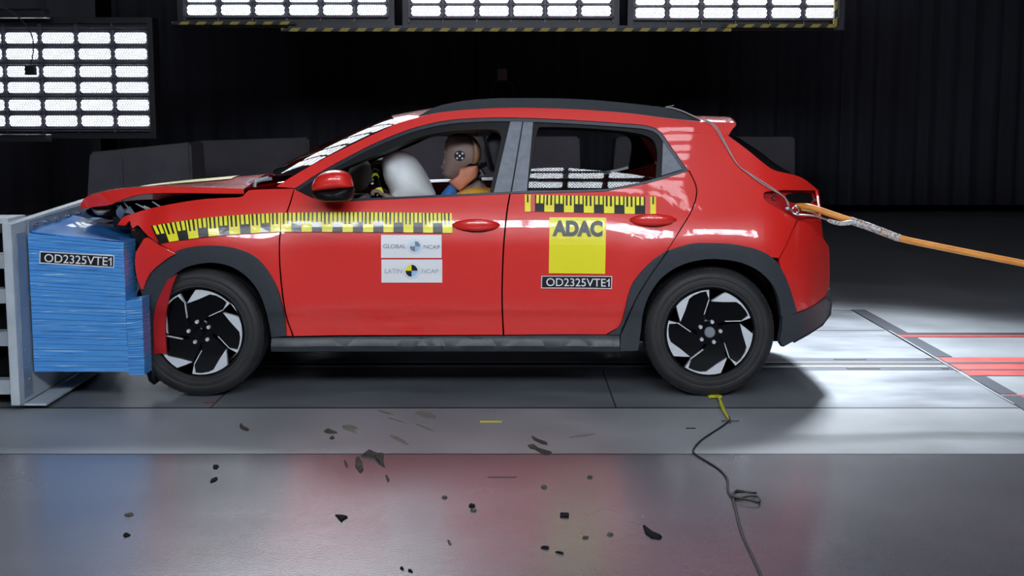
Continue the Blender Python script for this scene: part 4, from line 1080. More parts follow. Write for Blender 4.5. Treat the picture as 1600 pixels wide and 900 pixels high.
hrows = cr([(208.5, 712, 724, .012), (210, 706, 731, .035), (214, 700, 739, .055), (221, 696.5, 745, .070), (230, 695, 750, .078), (240, 694.5, 751.5, .080), (248, 694, 750.5, .079), (253, 693, 748, .077), (258, 692.5, 742, .074),
            (264, 692, 733, .068), (269, 692.5, 725, .062), (274, 694, 719, .054), (278, 697, 714, .040), (280, 700, 709, .022)], 2)
head = slices(hrows, YD, 'head', M['skin'], dm)
cap_rows = [(r[0], max(r[1], 736.5), r[2] + 0.8, r[3] + 0.0025) for r in hrows if r[2] > 738 and r[0] < 257]
slices(cap_rows, YD, 'skull_cap', M['skin2'], dm)
# face: nose, lips, brow, with smeared face paint
slices([(252, 693.5, 700, .006), (258, 690.5, 700, .012), (262, 688.8, 700, .016), (265, 691.5, 700, .010)], YD, 'nose', M['skin'], dm, n=12)
slices([(266.5, 692.3, 698, .022), (268, 690.4, 698, .026), (269.5, 691.6, 698, .024)], YD, 'upper_lip', M['skin'], dm, n=12)
slices([(270.2, 691.4, 698, .022), (271.8, 690.6, 698, .024), (273, 692.4, 698, .020)], YD, 'lower_lip', M['skin'], dm, n=12)
b = MB(); R = random.Random(11)
for i in range(26):
    py = R.uniform(214, 266); base = {0: 696.8}.get(0) if py < 225 else 694.6; px = base + R.uniform(-2.5, 2.5) - (3.5 if 250 < py < 258 and i % 2 else 0)
    p = W(px, py, YD - R.uniform(0.02, 0.05)); s_ = R.uniform(0.004, 0.010); mi = i % 4
    b.add([p + Vector((R.uniform(-s_*.6, s_*.6), 0, R.uniform(-s_, s_)*1.6)) for _ in range(3)] + [p + Vector((0, 0.006, 0))], [(0, 1, 2), (0, 1, 3), (1, 2, 3), (0, 2, 3)], 0 if mi < 2 else (1 if mi == 2 else 2))
b.build('face_paint', [mat('pale_paint', (0.65, 0.68, 0.62), 0.4), mat('red_paint_smear', (0.35, 0.03, 0.02), 0.5), mat('green_paint_smear', (0.06, 0.12, 0.07), 0.5)], dm, False)
hw_at = 0.0805
def facept(px, py, dy=0.0): return W(px, py, YD - hw_at - dy)
b = MB().prism([(p.x, p.z) for p in [facept(x, y) for x, y in circ(718.3, 243.5, 8.3, 8.3, n=28)]], YD-hw_at-0.004, YD-0.07); mk = b.build('target_marker', M['tick'], dm, False)
b = MB()
for x, y in ((718.3, 243.5), (714.3, 239.6), (722.6, 239.8), (714.3, 247.3), (722.4, 247.5)):
    b.prism([(p.x, p.z) for p in [facept(a_, c_, 0.004) for a_, c_ in circ(x, y, 1.5, 1.5, n=12)]], YD-hw_at-0.006, YD-0.07)
b.build('marker_dots', M['white'], mk, False)
neck = [(718, 261), (733, 258.5), (747, 256.5), (747.5, 266), (745.5, 277), (732, 288), (719, 299), (713, 297), (706, 291), (700, 284), (708, 279), (715, 273)]
MB().pillow(xz(neck, YD - 0.05), YD, 0.078, n=15, e=5).build('neck_shield', M['neck'], dm, angle=35)
MB().prism(xz([(717.5, 256), (737, 255), (747, 254.5), (747, 258), (733, 259), (718, 262)], YD), YD-0.066, YD+0.066).build('neck_gap', M['matte'], dm, False)
b = MB()
for (x0, y0, x1, y1, r) in ((747, 256, 755, 257, .010), (747, 260, 753, 262, .010), (748, 275, 752, 277, .012), (750, 265, 757, 274, .012), (746, 284, 751, 288, .008)):
    b.tube([W(x0, y0, YD-0.03), W(x1, y1, YD-0.03)], r, 8)
b.build('neck_bracket', M['steel'], dm)
MB().tube([W(737, 262, YD), W(745, 300, YD)], 0.04, 12).build('neck_core', M['black'], dm)
# body: one continuous skinned figure, seated with hands at the wheel
def skinned(name, joints, bones, m, parent, sub=2):
    me = bpy.data.meshes.new(name); me.from_pydata([j[0] for j in joints], bones, []); o = bpy.data.objects.new(name, me); C.objects.link(o)
    md = o.modifiers.new('skin', 'SKIN')
    if not me.skin_vertices: 
        bm = bmesh.new(); bm.from_mesh(me); bm.verts.layers.skin.verify(); bm.to_mesh(me); bm.free()
    for i, j in enumerate(joints): me.skin_vertices[0].data[i].radius = j[1] if isinstance(j[1], tuple) else (j[1], j[1])
    me.skin_vertices[0].data[0].use_root = True
    md2 = o.modifiers.new('sub', 'SUBSURF'); md2.levels = sub; md2.render_levels = sub; md.use_smooth_shade = True
    bpy.context.view_layer.update(); dg = bpy.context.evaluated_depsgraph_get(); m2 = bpy.data.meshes.new_from_object(o.evaluated_get(dg))
    bpy.data.objects.remove(o); m2.name = name; m2.materials.clear()
    for p in m2.polygons: p.use_smooth = True
    m2.materials.append(m); o2 = bpy.data.objects.new(name, m2); C.objects.link(o2); o2.parent = parent
    root = Vector((0, 0, 0)); p = parent
    while p is not None: root += p.location; p = p.parent
    m2.transform(Matrix.Translation(-root)); return o2
sx_ = W(742, 303, YD); S0 = sx_.x; SZ = sx_.z - 0.045
hnd = W(598, 304, -0.54)
J = [((-0.10, YD, 0.60), 0.13), ((-0.13, YD, 0.75), 0.125), ((S0-0.01, YD, SZ-0.10), (0.12, 0.15)), ((S0, YD, SZ-0.01), 0.07),
     ((S0-0.02, YD-0.17, SZ-0.04), 0.062), ((-0.40, YD-0.22, SZ-0.20), 0.048), ((hnd.x+0.09, -0.55, hnd.z-0.06), 0.030),
     ((S0-0.02, YD+0.17, SZ-0.04), 0.062), ((-0.40, YD+0.22, SZ-0.20), 0.048), ((hnd.x+0.09, YD+0.17, hnd.z-0.07), 0.030),
     ((-0.12, YD-0.09, 0.58), 0.09), ((-0.52, YD-0.12, 0.66), 0.068), ((-0.80, YD-0.12, 0.40), 0.048), ((-0.90, YD-0.12, 0.36), 0.04),
     ((-0.12, YD+0.09, 0.58), 0.09), ((-0.52, YD+0.12, 0.66), 0.068), ((-0.80, YD+0.12, 0.40), 0.048), ((-0.90, YD+0.12, 0.36), 0.04)]
E = [(0, 1), (1, 2), (2, 3), (2, 4), (4, 5), (5, 6), (2, 7), (7, 8), (8, 9), (0, 10), (10, 11), (11, 12), (12, 13), (0, 14), (14, 15), (15, 16), (16, 17)]
skinned('body', J, E, M['shirt'], dm)
# hands: palm and five curled fingers closed over the rim
def hand(wrist, grip, sgn, parent):
    w_ = Vector(wrist); g_ = Vector(grip); d = (g_ - w_).normalized(); s_ = Vector((0, sgn, 0)); up = Vector((0, 0, 1)); up = (up - d*up.dot(d)).normalized()
    palm = w_ + d*0.055; J = [(palm, (0.030, 0.018)), (w_, 0.026)]; E = [(0, 1)]
    skinned('hand', [(tuple(p), r) for p, r in [(palm, (0.034, 0.016)), (w_, (0.026, 0.02)), (palm + d*0.035, (0.036, 0.014))]], [(0, 1), (0, 2)], M['skin'], parent, 2)
    for k_, (off_, ln_) in enumerate(((-0.030, 0.86), (-0.010, 1.0), (0.010, 0.94), (0.029, 0.76))):
        a = palm + d*0.03 + s_*off_; b_ = a + d*0.038*ln_ + up*0.012; c_ = b_ + d*0.024*ln_ - up*0.014; e_ = c_ - d*0.004 - up*0.024*ln_
        skinned('finger', [(tuple(p), r) for p, r in ((a, 0.0098), (b_, 0.0092), (c_, 0.0085), (e_, 0.0075))], [(0, 1), (1, 2), (2, 3)], M['skin'], parent, 2)
    a = palm + s_*(-0.028) - up*0.004; b_ = a + d*0.02 - s_*0.022 - up*0.016; c_ = b_ + d*0.024 + s_*0.004 - up*0.016
    skinned('thumb', [(tuple(p), r) for p, r in ((a, 0.012), (b_, 0.0108), (c_, 0.009))], [(0, 1), (1, 2)], M['skin'], parent, 2)
hand((hnd.x+0.085, -0.545, hnd.z-0.035), (hnd.x-0.03, -0.545, hnd.z+0.012), 1, dm)
hand((hnd.x+0.085, YD+0.17, hnd.z-0.045), (hnd.x-0.03, YD+0.17, hnd.z+0.0), -1, dm)
b = MB().pillow(xz(crc([(688, 306), (694, 297), (702, 288.5), (708, 288), (714, 297), (714, 306), (700, 312)], 3), YD), YD, 0.12); b.build('chest_bib', M['bib'], dm)
b = MB().pillow(xz(crc([(712, 304), (722, 297), (740, 291), (765, 294), (772, 304), (768, 330), (730, 340), (710, 325)], 3), YD), YD, 0.19, e=3); b.build('shirt_shoulders', M['shirt'], dm)
b = MB().pillow(xz(crc([(722, 296), (735, 288), (748, 281), (757, 288), (762, 296), (745, 300)], 3), YD), YD, 0.09, e=3); b.build('neck_collar', M['skin'], dm)
for sgn in (-1, 1):
    MB().pillow(crc([(-0.87, 0.33), (-0.86, 0.41), (-0.92, 0.43), (-1.05, 0.36), (-1.10, 0.33), (-1.09, 0.31), (-0.95, 0.31)], 3), YD + sgn*0.12, 0.045, e=3).build('shoe', M['black'], dm)

# ================================================================== BARRIER
XP = W(41, 400, -1.05).x; YF = -1.05
bar = thing('deformable_barrier', 'crushed blue aluminium honeycomb barrier in front of the red car', 'crash barrier', (XP + 0.23, -0.55, 0.17))
def layered(x0, x1, y0, y1, ztop0, ztop1, zbot, nl, jit, name, par, seed=5):
    R = random.Random(seed); b = MB(); z = zbot
    hts = [R.uniform(0.6, 1.5) for _ in range(nl)]; s_ = sum(hts)
    for i, h_ in enumerate(hts):
        f0, f1 = z_frac(hts, i)/s_, (z_frac(hts, i)+h_)/s_
        o_ = R.uniform(-jit, jit); xo = R.uniform(-jit, jit); g = 0.0008
        vs = []
        for zf in (f0, f1):
            for (x, y) in ((x0, y0+o_), (x1+xo, y0+o_), (x1+xo, y1), (x0, y1)):
                u = (x-x0)/(x1-x0); zt = ztop0*(1-u)+ztop1*u
                vs.append((x, y, zbot + (zt-zbot)*zf + (g if zf == f0 else -g)))
        b.add(vs, [(0,3,2,1),(4,5,6,7),(0,1,5,4),(1,2,6,5),(2,3,7,6),(3,0,4,7)])
    return b.build(name, M['blue'], par, False)
def z_frac(h, i): return sum(h[:i])
x1m = W(193.5, 400, YF).x; ztl = W(41, 364, YF).z; ztr = W(193, 379, YF).z; zb = W(100, 581, YF).z
# the block is pressed back towards the hall's middle where the car pushed in
layered(XP+0.012, x1m, YF, YF + 0.20, ztl, ztr, zb, 30, 0.0009, 'honeycomb_block', bar)
layered(XP+0.012, XP + 0.16, YF + 0.2, YF + 1.0, ztl, ztl-0.01, zb, 30, 0.002, 'crushed_block', bar, 8)
x2 = W(223, 500, YF).x
layered(x1m + 0.001, x2, YF, YF + 0.13, W(200, 470, YF).z, W(223, 466, YF).z, W(200, 586, YF).z, 34, 0.0008, 'bumper_element', bar, 9)
# pushed-up top sheet
cols_ = [XP+0.012, XP+0.12, XP+0.24, XP+0.36, x1m+0.005]
vs = []; fs = []
nr = 9
for j in range(nr):
    v = j/(nr-1); y = YF + 0.65*v
    for i, x in enumerate(cols_):
        u = i/4; zt = ztl*(1-u)+ztr*u + 0.004
        xx = x - (0.10*v*u if u > 0.2 else 0)
        vs.append((xx, y, zt + 0.03*math.sin(v*PI)*u*math.sin(u*PI+0.4) + 0.035*v*(1-u) + 0.006*math.sin(9*u+7*v)))
for j in range(nr-1):
    for i in range(4): a_ = j*5+i; fs.append((a_, a_+1, a_+6, a_+5))
o = MB().add(vs, fs).build('top_sheet', M['blue_top'], bar, angle=80); o.modifiers.new('s', 'SUBSURF').levels = 2; o.modifiers['s'].render_levels = 2; o.modifiers.new('t', 'SOLIDIFY').thickness = 0.003
onf = lambda off: (lambda x, y: W(x, y, YF - off))
def flat(name, q, m, par, off):
    vs = [W(x, y, YF - off) for x, y in q] + [W(x, y, YF - off + 0.001) for x, y in q]
    return MB().add(vs, [(0, 3, 2, 1), (4, 5, 6, 7), (0, 1, 5, 4), (1, 2, 6, 5), (2, 3, 7, 6), (3, 0, 4, 7)]).build(name, m, par, False)
sg = flat('test_number_sign', [(62, 392.5), (178.5, 399), (178, 418.5), (61.5, 411.5)], M['white'], bar, 0.0045)
flat('sign_panel', [(63.4, 394), (177.2, 400.4), (176.8, 417), (63, 410)], M['ink'], sg, 0.006)
lettering(sg, 'OD2325VTE1', [(69.5, 396.5), (174.5, 402.1), (174.2, 415.4), (69.2, 409.3)], onf(0.0075), M['white'], bold=0.004)

# steel carrier plate and its frame
tr_ = thing('barrier_carrier', 'pale grey steel mounting plate with bolts holding the blue barrier at the left', 'mounting plate', (XP - 0.1, -0.7, 0.0))
z_top0 = W(14, 350, -1.22).z; 
b = MB().add([(XP-0.045, -1.22, 0.035), (XP-0.045, 0.45, 0.035), (XP-0.045, 0.45, 0.975), (XP-0.045, -1.22, 0.91), (XP-0.002, -1.22, 0.035), (XP-0.002, 0.45, 0.035), (XP-0.002, 0.45, 0.975), (XP-0.002, -1.22, 0.91)],
             [(0,1,2,3), (4,7,6,5), (0,3,7,4), (1,5,6,2), (3,2,6,7), (0,4,5,1)])
o = b.build('mounting_plate', M['plate_w'], tr_, False); md = o.modifiers.new('b', 'BEVEL'); md.width = 0.003
b = MB().box((XP-0.001, -1.17, 0.06), (XP+0.004, -1.055, 0.86)); b.build('side_flange', M['plate_b'], tr_, False)
b = MB()
for i in range(9):
    for yy in (-1.145, -1.085):
        b.lathe([(0.005, 0.0), (0.005, 0.004), (0.001, 0.005)], (XP+0.003, yy, 0.12 + i*0.087 + (0.02 if yy > -1.1 else 0)), 'X', 8)
b.build('rivet', M['steel'], tr_)
b = MB().add([(XP+0.001, -1.02, 0.845), (XP+0.001, 0.4, 0.86), (XP+0.001, 0.4, 0.955), (XP+0.001, -1.02, 0.91), (XP+0.008, -1.02, 0.845), (XP+0.008, 0.4, 0.86), (XP+0.008, 0.4, 0.955), (XP+0.008, -1.02, 0.91)], [(0,1,2,3), (4,7,6,5), (0,3,7,4), (1,5,6,2), (3,2,6,7), (0,4,5,1)])
b.build('clamp_strip', M['plate_b'], tr_, False)
for i in range(7):
    y = -0.95 + i*0.16
    MB().lathe([(0.012, 0.0), (0.012, 0.008), (0.007, 0.010), (0.007, 0.022), (0.002, 0.024)], (XP+0.008, y, 0.885 + 0.02*(y+1)/1.4 ), 'X', 12).build('bolt', M['steel'], tr_)
b = MB().box((XP-0.045, -1.15, 0.02), (XP+0.10, -0.2, 0.03)); b.build('foot_gusset', M['plate_w'], tr_, False)
wallb = thing('barrier_stand', 'white steel support stand at the left edge behind the mounting plate', 'support stand', (XP - 0.5, -0.6, 0))
for z in (0.10, 0.34, 0.55, 0.72): MB().box((XP-1.2, -1.10, z-0.035), (XP-0.05, -1.02, z+0.035)).build('cross_bar', M['plate_w'], wallb, False)
for x in (XP-0.30, XP-0.9):
    for y, zt in ((-1.125, 0.904), (0.31, 0.86)): MB().box((x-0.05, y, 0.0), (x+0.05, y+0.12, zt)).build('upright', M['plate_w'], wallb, False)
MB().box((XP-1.2, -1.13, 0.905), (XP-0.05, -0.9, 0.93)).build('top_plate', M['plate_w'], wallb, False)
MB().box((XP-1.2, -0.9, 0.0), (XP-0.06, 0.3, 0.84)).build('core_block', M['matte'], wallb, False)

# ================================================================== CABLES AT THE REAR
def path(pts, n=5): return [Vector(p) for p in cr([tuple(p) for p in pts], n)]
YT = -0.80
tow = thing('tow_cable', 'thick orange cable with braided grip running from the car to the right', 'cable', W(1300, 340, YT))
op = path([W(1236, 323, -0.70), W(1262, 323, -0.78), W(1300, 335, -0.82), W(1330, 345, -0.84), W(1360, 355, -0.86), (W(1405, 372, -0.88)), W(1470, 386, -0.92), W(1540, 400, -0.96), W(1620, 416, -1.0), W(1760, 446, -1.1), W(1900, 480, -1.2)])
MB().tube(op, 0.0165, 12).build('orange_sheath', M['orange'], tow)
gp = path([W(1328, 344, -0.842), W(1345, 350, -0.85), W(1360, 355, -0.86), W(1385, 364.5, -0.87), W(1405, 372, -0.88)], 8)
b = MB().tube(gp, 0.0178, 12)
nG = 14
for k_ in range(8):
    for dr in (1, -1):
        pts = []
        for i, p in enumerate(gp):
            t_ = (gp[min(i+1, len(gp)-1)] - gp[max(i-1, 0)]).normalized(); n1 = t_.cross(Vector((0, 1, 0))).normalized(); n2 = t_.cross(n1)
            q = dr*i*0.55 + 2*PI*k_/8; pts.append(p + (n1*math.cos(q) + n2*math.sin(q))*0.0185)
        b.tube(pts, 0.0016, 4)
b.build('braided_grip', M['mesh'], tow)
b = MB().tube(path([W(1290, 343, -0.86), W(1302, 347, -0.865), W(1315, 349, -0.866), W(1330, 347.5, -0.862)]), [0.004]*2 + [0.009]*2 + [0.011]*8 + [0.012]*4, 8)
b.build('grip_tail', M['mesh'], tow)
MB().tube([W(1283, 340, -0.86), W(1296, 344.5, -0.862)], 0.005, 8).build('ferrule', M['steel'], tow)
eye = thing('shackle', 'steel eye bolt and shackle at the missing tail lamp of the car', 'shackle', W(1243, 330, -0.84))
ec = W(1243.5, 327.5, -0.86)
MB().tube([ec + Vector((math.cos(2*PI*i/20), 0, math.sin(2*PI*i/20)))*0.0165 for i in range(20)], 0.0045, 8, closed=True).build('eye_ring', M['steel'], eye)
MB().tube([ec + Vector((-0.055, 0.0, 0.008)), ec + Vector((-0.018, 0, 0.002))], 0.006, 8).lathe([(0.011, -0.004), (0.011, 0.008)], ec + Vector((-0.045, 0, 0.006)), 'X', 10).build('eye_bolt', M['steel'], eye)
MB().tube(path([W(1235, 330, -0.85), W(1243, 335, -0.87), W(1260, 336.5, -0.87), W(1275, 338, -0.865), W(1284, 340.5, -0.86)], 4), 0.0042, 8).build('wire_loop', M['steel'], eye)
MB().tube(path([W(1252, 328, -0.87), W(1262, 329.5, -0.87), W(1271, 332, -0.87), W(1280, 338, -0.865)], 4), 0.004, 8).build('wire_loop', mat('brass_wire', (0.6, 0.5, 0.2), 0.3, 0.8), eye)
# grey wires running over the roof edge down to the tail lamp
wr_ = thing('wire_pair', 'two thin grey wires running from the roof rail down to the tail lamp', 'wire', W(1130, 220, -0.7))
def PW(x, y, off=0.010): return PS(x, y, off)
base_ = [W(1040, 167.2, -0.60), W(1052, 169, -0.61), W(1070, 175, -0.62), W(1085, 182, -0.63), W(1097, 187, -0.645)] + [PW(x, y) for x, y in ((1110, 193), (1120, 204), (1128, 218), (1138, 235), (1147, 250), (1156, 261), (1168, 270), (1182, 281), (1196, 290), (1210, 298), (1220, 304), (1228, 311), (1231, 320), (1234, 325))]
MB().tube(path(base_, 3), 0.0033, 6).build('wire', M['wire'], wr_)
MB().tube(path([p + Vector((0.006, -0.002, 0.007*math.sin(i*0.9))) for i, p in enumerate(base_[4:-1])], 3), 0.003, 6).build('wire', M['wire'], wr_)
MB().tube([W(1040, 167.2, -0.60), W(1053, 164.5, -0.60)], 0.002, 5).build('wire_end', M['wire'], wr_)
p = PW(1157, 261, 0.008)
o = MB().box((-0.016, -0.010, -0.010), (0.016, 0.010, 0.010), bev=0.002).build('cable_clip', M['black'], wr_)
o.location = p - wr_.location; o.rotation_euler = (0, 0.5, 0)

# ================================================================== FLOOR THINGS
def gp_(px, py, z=0.004): p = G(px, py); return Vector((p.x, p.y, z))
cordp = [(1140, 659), (1125, 670), (1105, 683), (1092, 693), (1083, 706), (1090, 714), (1105, 723), (1125, 736), (1136, 750), (1137, 766), (1141, 776), (1150, 782)]
pts = [gp_(x, y, 0.005) for x, y in cordp] + [gp_(1170, 780, 0.012), gp_(1184, 782, 0.014), (gp_(1186, 790, 0.012)), gp_(1170, 790, 0.02), gp_(1148, 784, 0.018), gp_(1145, 776, 0.014), gp_(1165, 774, 0.013), gp_(1181, 775, 0.012), gp_(1172, 778, 0.02), gp_(1150, 777, 0.026), gp_(1146, 784, 0.010)] + \
      [gp_(x, y, 0.005) for x, y in ((1150, 800), (1153, 815), (1158, 832), (1164, 848), (1172, 864), (1180, 882), (1188, 899), (1196, 925))]
tag(MB().tube(path(pts, 5), 0.0042, 7).build('trailing_cord', M['cord']), 'thin dark cord with a loose loop on the floor before the rear wheel', 'cord')
yt = thing('floor_ribbon', 'yellow ribbon under the rear tyre tied to the dark cord', 'ribbon', gp_(1120, 622, 0))
rb_ = [gp_(x, y, z) for x, y, z in ((1119, 621, 0.008), (1124, 630, 0.02), (1128, 641, 0.012), (1137, 656, 0.012), (1139, 659, 0.010))]
MB().tube(path(rb_, 4), 0.0045, 5).build('ribbon_strand', M['ytape'], yt)
MB().tube(path([gp_(1121, 622, 0.008), gp_(1127, 634, 0.02), gp_(1134, 650, 0.016), gp_(1138, 658, 0.010)], 4), 0.0035, 5).build('ribbon_strand', M['ytape'], yt)
b = MB(); q = [gp_(x, y, 0.006) for x, y in ((1106, 621), (1117, 618.5), (1128, 621), (1127, 624), (1118, 623), (1108, 624))]
b.add(q + [v + Vector((0, 0, 0.004)) for v in q], [tuple(range(6))[::-1], tuple(range(6, 12))] + [(i, (i+1) % 6, 6+(i+1) % 6, 6+i) for i in range(6)]); b.build('ribbon_knot', M['ytape'], yt, False)
tag(MB().tube([gp_(1127, 659.5, 0.006), gp_(1155, 659.5, 0.006)], 0.003, 6).tube([gp_(1139, 655, 0.01), gp_(1141, 663, 0.01)], 0.006, 6).build('metal_pin', M['dsteel']), 'small dark metal pin where ribbon and cord meet on the floor', 'pin')
def strip_(x0, y0, x1, y1, h_, name, m, lab, cat):
    a, c_ = gp_(x0, y0, 0.0005), gp_(x1, y1, 0.0005); d = (c_-a).normalized(); n_ = Vector((-d.y, d.x, 0))*h_
    q = [a, c_, c_+n_, a+n_]; b = MB().add(q + [v + Vector((0, 0, 0.0015)) for v in q], [(0, 3, 2, 1), (4, 5, 6, 7), (0, 1, 5, 4), (1, 2, 6, 5), (2, 3, 7, 6), (3, 0, 4, 7)])
    return tag(b.build(name, m, None, False), lab, cat)
strip_(750, 660, 784, 660, 0.025, 'floor_tape', M['ytape'], 'short yellow tape strip on the grey floor band in front of the car', 'tape')
strip_(762, 746.5, 807, 746.5, 0.016, 'floor_tape', mat('maroon_tape', (0.10, 0.02, 0.04), 0.5), 'thin maroon strip lying on the glossy floor below the yellow tape strip', 'tape')
strip_(318, 631, 340, 630, 0.02, 'floor_tape', mat('faded_red_tape', (0.25, 0.04, 0.03), 0.6), 'faded short red tape strip on the steel plate beside the front tyre', 'tape')
strip_(1072, 670, 1087, 670, 0.012, 'floor_tape', M['chip'], 'tiny black strip on the floor band left of the ribbon', 'tape')
R = random.Random(21)
def debris(outline, m, lab, h_=0.006, nm='dirt_clod', cat='debris', grp='dirt and fragments on the floor'):
    pts = [gp_(x, y, 0.0) for x, y in outline]; c_ = sum(pts, Vector())/len(pts); k = len(pts)
    top = [c_ + (p-c_)*0.82 + Vector((0, 0, h_*R.uniform(0.6, 1.2))) for p in pts]
    vs = pts + top + [c_ + Vector((0, 0, h_*1.3))]
    fs = [(i, (i+1) % k, k+(i+1) % k, k+i) for i in range(k)] + [(k+i, k+(i+1) % k, 2*k) for i in range(k)]
    return tag(MB().add(vs, fs).build(nm, m, None, False), lab, cat, grp)
def ell(cx, cy, rx, ry, rot=0, n=10, j=0.18):
    out = []
    for i in range(n):
        q = 2*PI*i/n; r = 1 + R.uniform(-j, j); x, y = rx*r*math.cos(q), ry*r*math.sin(q); c_, s_ = math.cos(math.radians(rot)), math.sin(math.radians(rot))
        out.append((cx + x*c_ - y*s_, cy + x*s_ + y*c_))
    return out
D, K = M['dirt'], M['chip']
pale = noise_mix(mat('pale_dirt', (0.16, 0.15, 0.13), 0.9), (0.12, 0.115, 0.10), (0.22, 0.21, 0.19), 70)
debris(ell(666, 649, 17, 5, 12), pale, 'pale speckled oval dirt patch at the top of the floor band, below the front door', 0.003)
debris([(534, 666), (545, 664), (558, 667), (563, 671), (552, 672), (559, 679), (548, 675), (538, 671)], pale, 'hook-shaped pale dirt patch on the floor band below the front wheel arch')
debris([(506, 673), (512, 670), (520, 673), (528, 677), (520, 678), (513, 678), (507, 676)], D, 'small spiky dirt clod left of the hook-shaped patch on the floor band')
debris(ell(519, 685, 4, 2), D, 'tiny dirt crumb just below the spiky clod on the floor band')
debris(ell(623, 687, 19, 2.6, 28), pale, 'long slanting dirt streak on the floor band, lowest of the slanted streaks', 0.002)
debris(ell(602, 645, 15, 1.5, 16), pale, 'thin slanting dirt streak at the top edge of the floor band', 0.002)
debris(ell(622, 658, 18, 1.4, 18), pale, 'thin slanting streak above the long lowest dirt streak on the band', 0.002)
debris(ell(663, 668, 17, 1.5, 20), pale, 'thin slanting dirt streak right of the others, below the pale oval patch', 0.002)
debris([(376, 661), (379, 666), (390, 672), (386, 674), (377, 671), (374, 666)], D, 'curved dirt sliver on the floor band in front of the front tyre')
debris([(568, 710), (575, 705), (590, 709), (600, 709), (599, 722), (602, 731), (594, 726), (588, 716), (575, 714), (563, 713)], D, 'largest dark dirt clod lying across the floor joint', 0.012)
debris([(556, 715), (561, 714), (566, 724), (568, 735), (563, 741), (555, 730)], D, 'upright leaf-shaped dark dirt clod just below the floor joint', 0.010)
debris([(602, 743), (605, 743), (609, 751), (606, 754)], D, 'narrow dark dirt sliver below the largest clod')
debris([(537, 719), (540, 721), (544, 731), (541, 730)], D, 'thin dark sliver left of the leaf-shaped clod')
debris([(830, 682), (840, 686), (855, 692), (856, 696), (846, 694), (834, 688)], D, 'slanting curved dirt clod on the floor band below the rear door')
debris([(824, 696), (832, 694), (838, 702), (850, 704), (863, 707), (855, 712), (846, 709), (836, 703), (828, 701)], D, 'branching dirt clod touching the floor joint below the rear door', 0.008)
debris(ell(910, 681, 22, 1.2, -8), pale, 'faint long dirt streak on the floor band right of the branching clod', 0.002)
debris([(523, 805), (534, 807), (544, 809), (537, 813), (534, 817), (528, 811)], K, 'black triangular fragment on the glossy floor at lower left of centre', 0.008)
debris(ell(737, 791, 5.5, 3.2), K, 'round dark crumb on the glossy floor below the maroon strip, upper of two')
debris(ell(740, 798, 5, 2.3), D, 'dark crumb touching the underside of the round crumb below the maroon strip')
debris(rect(875, 802.5, 889, 809.5), K, 'small black square fragment on the yellowish reflection in the floor', 0.008)
debris(ell(852, 856.5, 6.5, 2.4), K, 'flat black oval fragment near the bottom centre of the floor')
debris([(867, 863), (873, 863), (881, 866), (876, 866)], K, 'tiny black sliver right below the flat oval fragment')
debris([(1004, 821), (1012, 830), (1022, 834), (1035, 839), (1032, 844), (1018, 842), (1008, 835)], K, 'black forked fragment on the floor left of the dark cord', 0.010)
debris(ell(337, 730, 5, 3.4), K, 'dark oval fragment on the glossy floor, upper one of two at the left')
debris(ell(334, 751, 6.5, 3.2, -25), K, 'slanted dark fragment on the glossy floor, lower one of two at the left')
debris(ell(201, 805, 8, 2.6), D, 'flat dark smudge of dirt on the blue reflection at the left, upper one')
debris(ell(198, 837, 6, 3), K, 'round dark crumb on the blue reflection at the left, lower one')
debris(ell(850, 762, 4.5, 2.3), D, 'grey crumb on the glossy floor right of the maroon strip')
debris(ell(922, 746, 4, 2.3), D, 'grey crumb on the glossy floor between maroon strip and cord')
debris(ell(695, 778, 4.5, 2.2), D, 'grey crumb on the glossy floor left of the round dark pair')
debris(ell(915, 841, 5, 2.2), D, 'left one of two grey crumbs on the floor right of the black square')
debris(ell(953, 836, 5, 2.2), D, 'right one of two grey crumbs on the floor right of the black square')
debris([(699, 845), (703, 846), (706, 852), (702, 852)], D, 'tiny scuff-like crumb low on the floor left of centre')
debris(ell(628, 889, 4, 1.6, 20), K, 'tiny black crumb at the very bottom of the floor, left one of two')
debris(ell(641, 893, 4, 1.6, 20), K, 'tiny black crumb at the very bottom of the floor, right one of two')

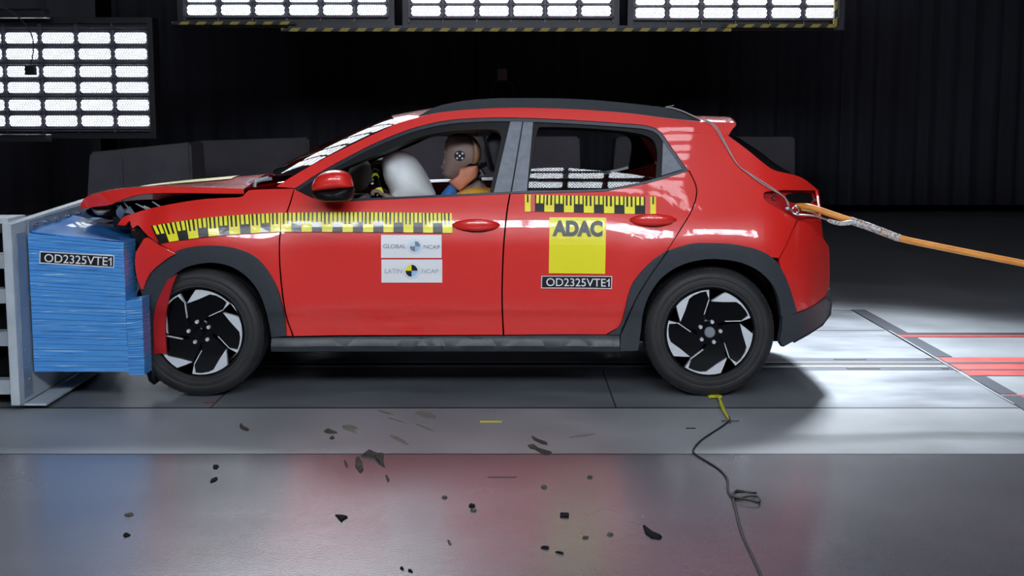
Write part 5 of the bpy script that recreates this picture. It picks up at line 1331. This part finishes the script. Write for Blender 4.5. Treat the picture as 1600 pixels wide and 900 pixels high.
# ================================================================== HANGING THINGS
hc = thing('hanging_sensor', 'small black sensor hanging on a cable in front of the left LED bank', 'sensor', W(47, 112, 2.0))
cp = path([W(-15, 5, 2.0), W(5, 12, 2.0), W(25, 24, 2.0), W(42, 42, 2.0), W(51, 60, 2.0), W(52, 80, 2.0), W(48, 102, 2.0)])
MB().tube(cp, 0.005, 6).build('sensor_cable', M['cord'], hc)
a, c_ = W(41, 117, 2.0), W(55, 103, 2.0)
MB().box((a.x, 1.97, a.z), (c_.x, 2.03, c_.z), bev=0.008).build('sensor_body', M['black'], hc)
MB().tube([W(50, 104, 1.99), W(57, 102, 1.99)], 0.006, 6).build('sensor_clamp', M['black'], hc)
for (x0, x1, y0, y1, lab) in ((-60, 72, 14, 28, 'dark lamp arm crossing the top left corner above the LED bank'), (-60, 75, 210, 222, 'dark horizontal bracket under the left LED bank')):
    a, c_ = W(x0, y1, 4.3), W(x1, y0, 4.3)
    b = MB().box((a.x, 4.25, a.z), (c_.x, 4.40, c_.z), bev=0.01); b.tube([(a.x, 4.24, c_.z-0.01), (c_.x-0.02, 4.24, c_.z-0.012)], 0.006, 6)
    tag(b.build('support_arm', M['frame']), lab, 'bracket')
rig = thing('floodlight', 'dim dark floodlight on a yoke against the black curtain above the roof', 'floodlight', W(785, 152, 10.2))
a, c_ = W(777, 126, 10.2), W(793, 107, 10.2)
MB().box((a.x, 10.15, a.z), (c_.x, 10.4, c_.z), bev=0.015).build('lamp_head', M['leddark'], rig)
MB().tube(path([W(770, 150, 10.2), W(772, 132, 10.2), W(785, 126, 10.2), W(800, 132, 10.2), W(803, 150, 10.2)]), 0.025, 8).build('yoke', M['frame'], rig)
MB().tube([W(785, 152, 10.2), W(785, 200, 10.2), (W(785, 200, 10.2).x, 10.2, 0.0)], 0.03, 8).build('pole', M['frame'], rig)

# housings of the two floodlights high behind the car
for (nm, (lx, ly, lz), (tx, ty, tz), sx_, sy_, lab) in (('a', (2.6, 3.4, 5.2), (1.9, 0.35, 0.0), 0.9, 0.6, 'black floodlight high up behind the rear of the car, out of the picture'),
                                                   ('b', (-2.0, 4.2, 5.4), (-1.0, 0.2, 0.6), 2.4, 1.0, 'wide black floodlight high up behind the bonnet, out of the picture')):
    fl = thing('overhead_floodlight', lab, 'floodlight', (lx, ly, lz))
    fl.rotation_euler = (Vector((tx, ty, tz)) - Vector((lx, ly, lz))).to_track_quat('-Z', 'Y').to_euler()
    for part, bb in (('back_cover', [((-sx_/2-0.06, -sy_/2-0.06, 0.02), (sx_/2+0.06, sy_/2+0.06, 0.12))]), ('side_rim', [((-sx_/2-0.06, -sy_/2-0.06, -0.03), (-sx_/2-0.02, sy_/2+0.06, 0.02)), ]), ('side_rim', [((sx_/2+0.02, -sy_/2-0.06, -0.03), (sx_/2+0.06, sy_/2+0.06, 0.02))])):
        b = MB()
        for p_, q_ in bb: b.box(p_, q_, bev=0.005)
        link_child(b, part, M['frame'], fl, 30)
    link_child(MB().tube([(0, 0, 0.12), (0, 0.1, 0.5)], 0.02, 8), 'hanger', M['frame'], fl, 40)
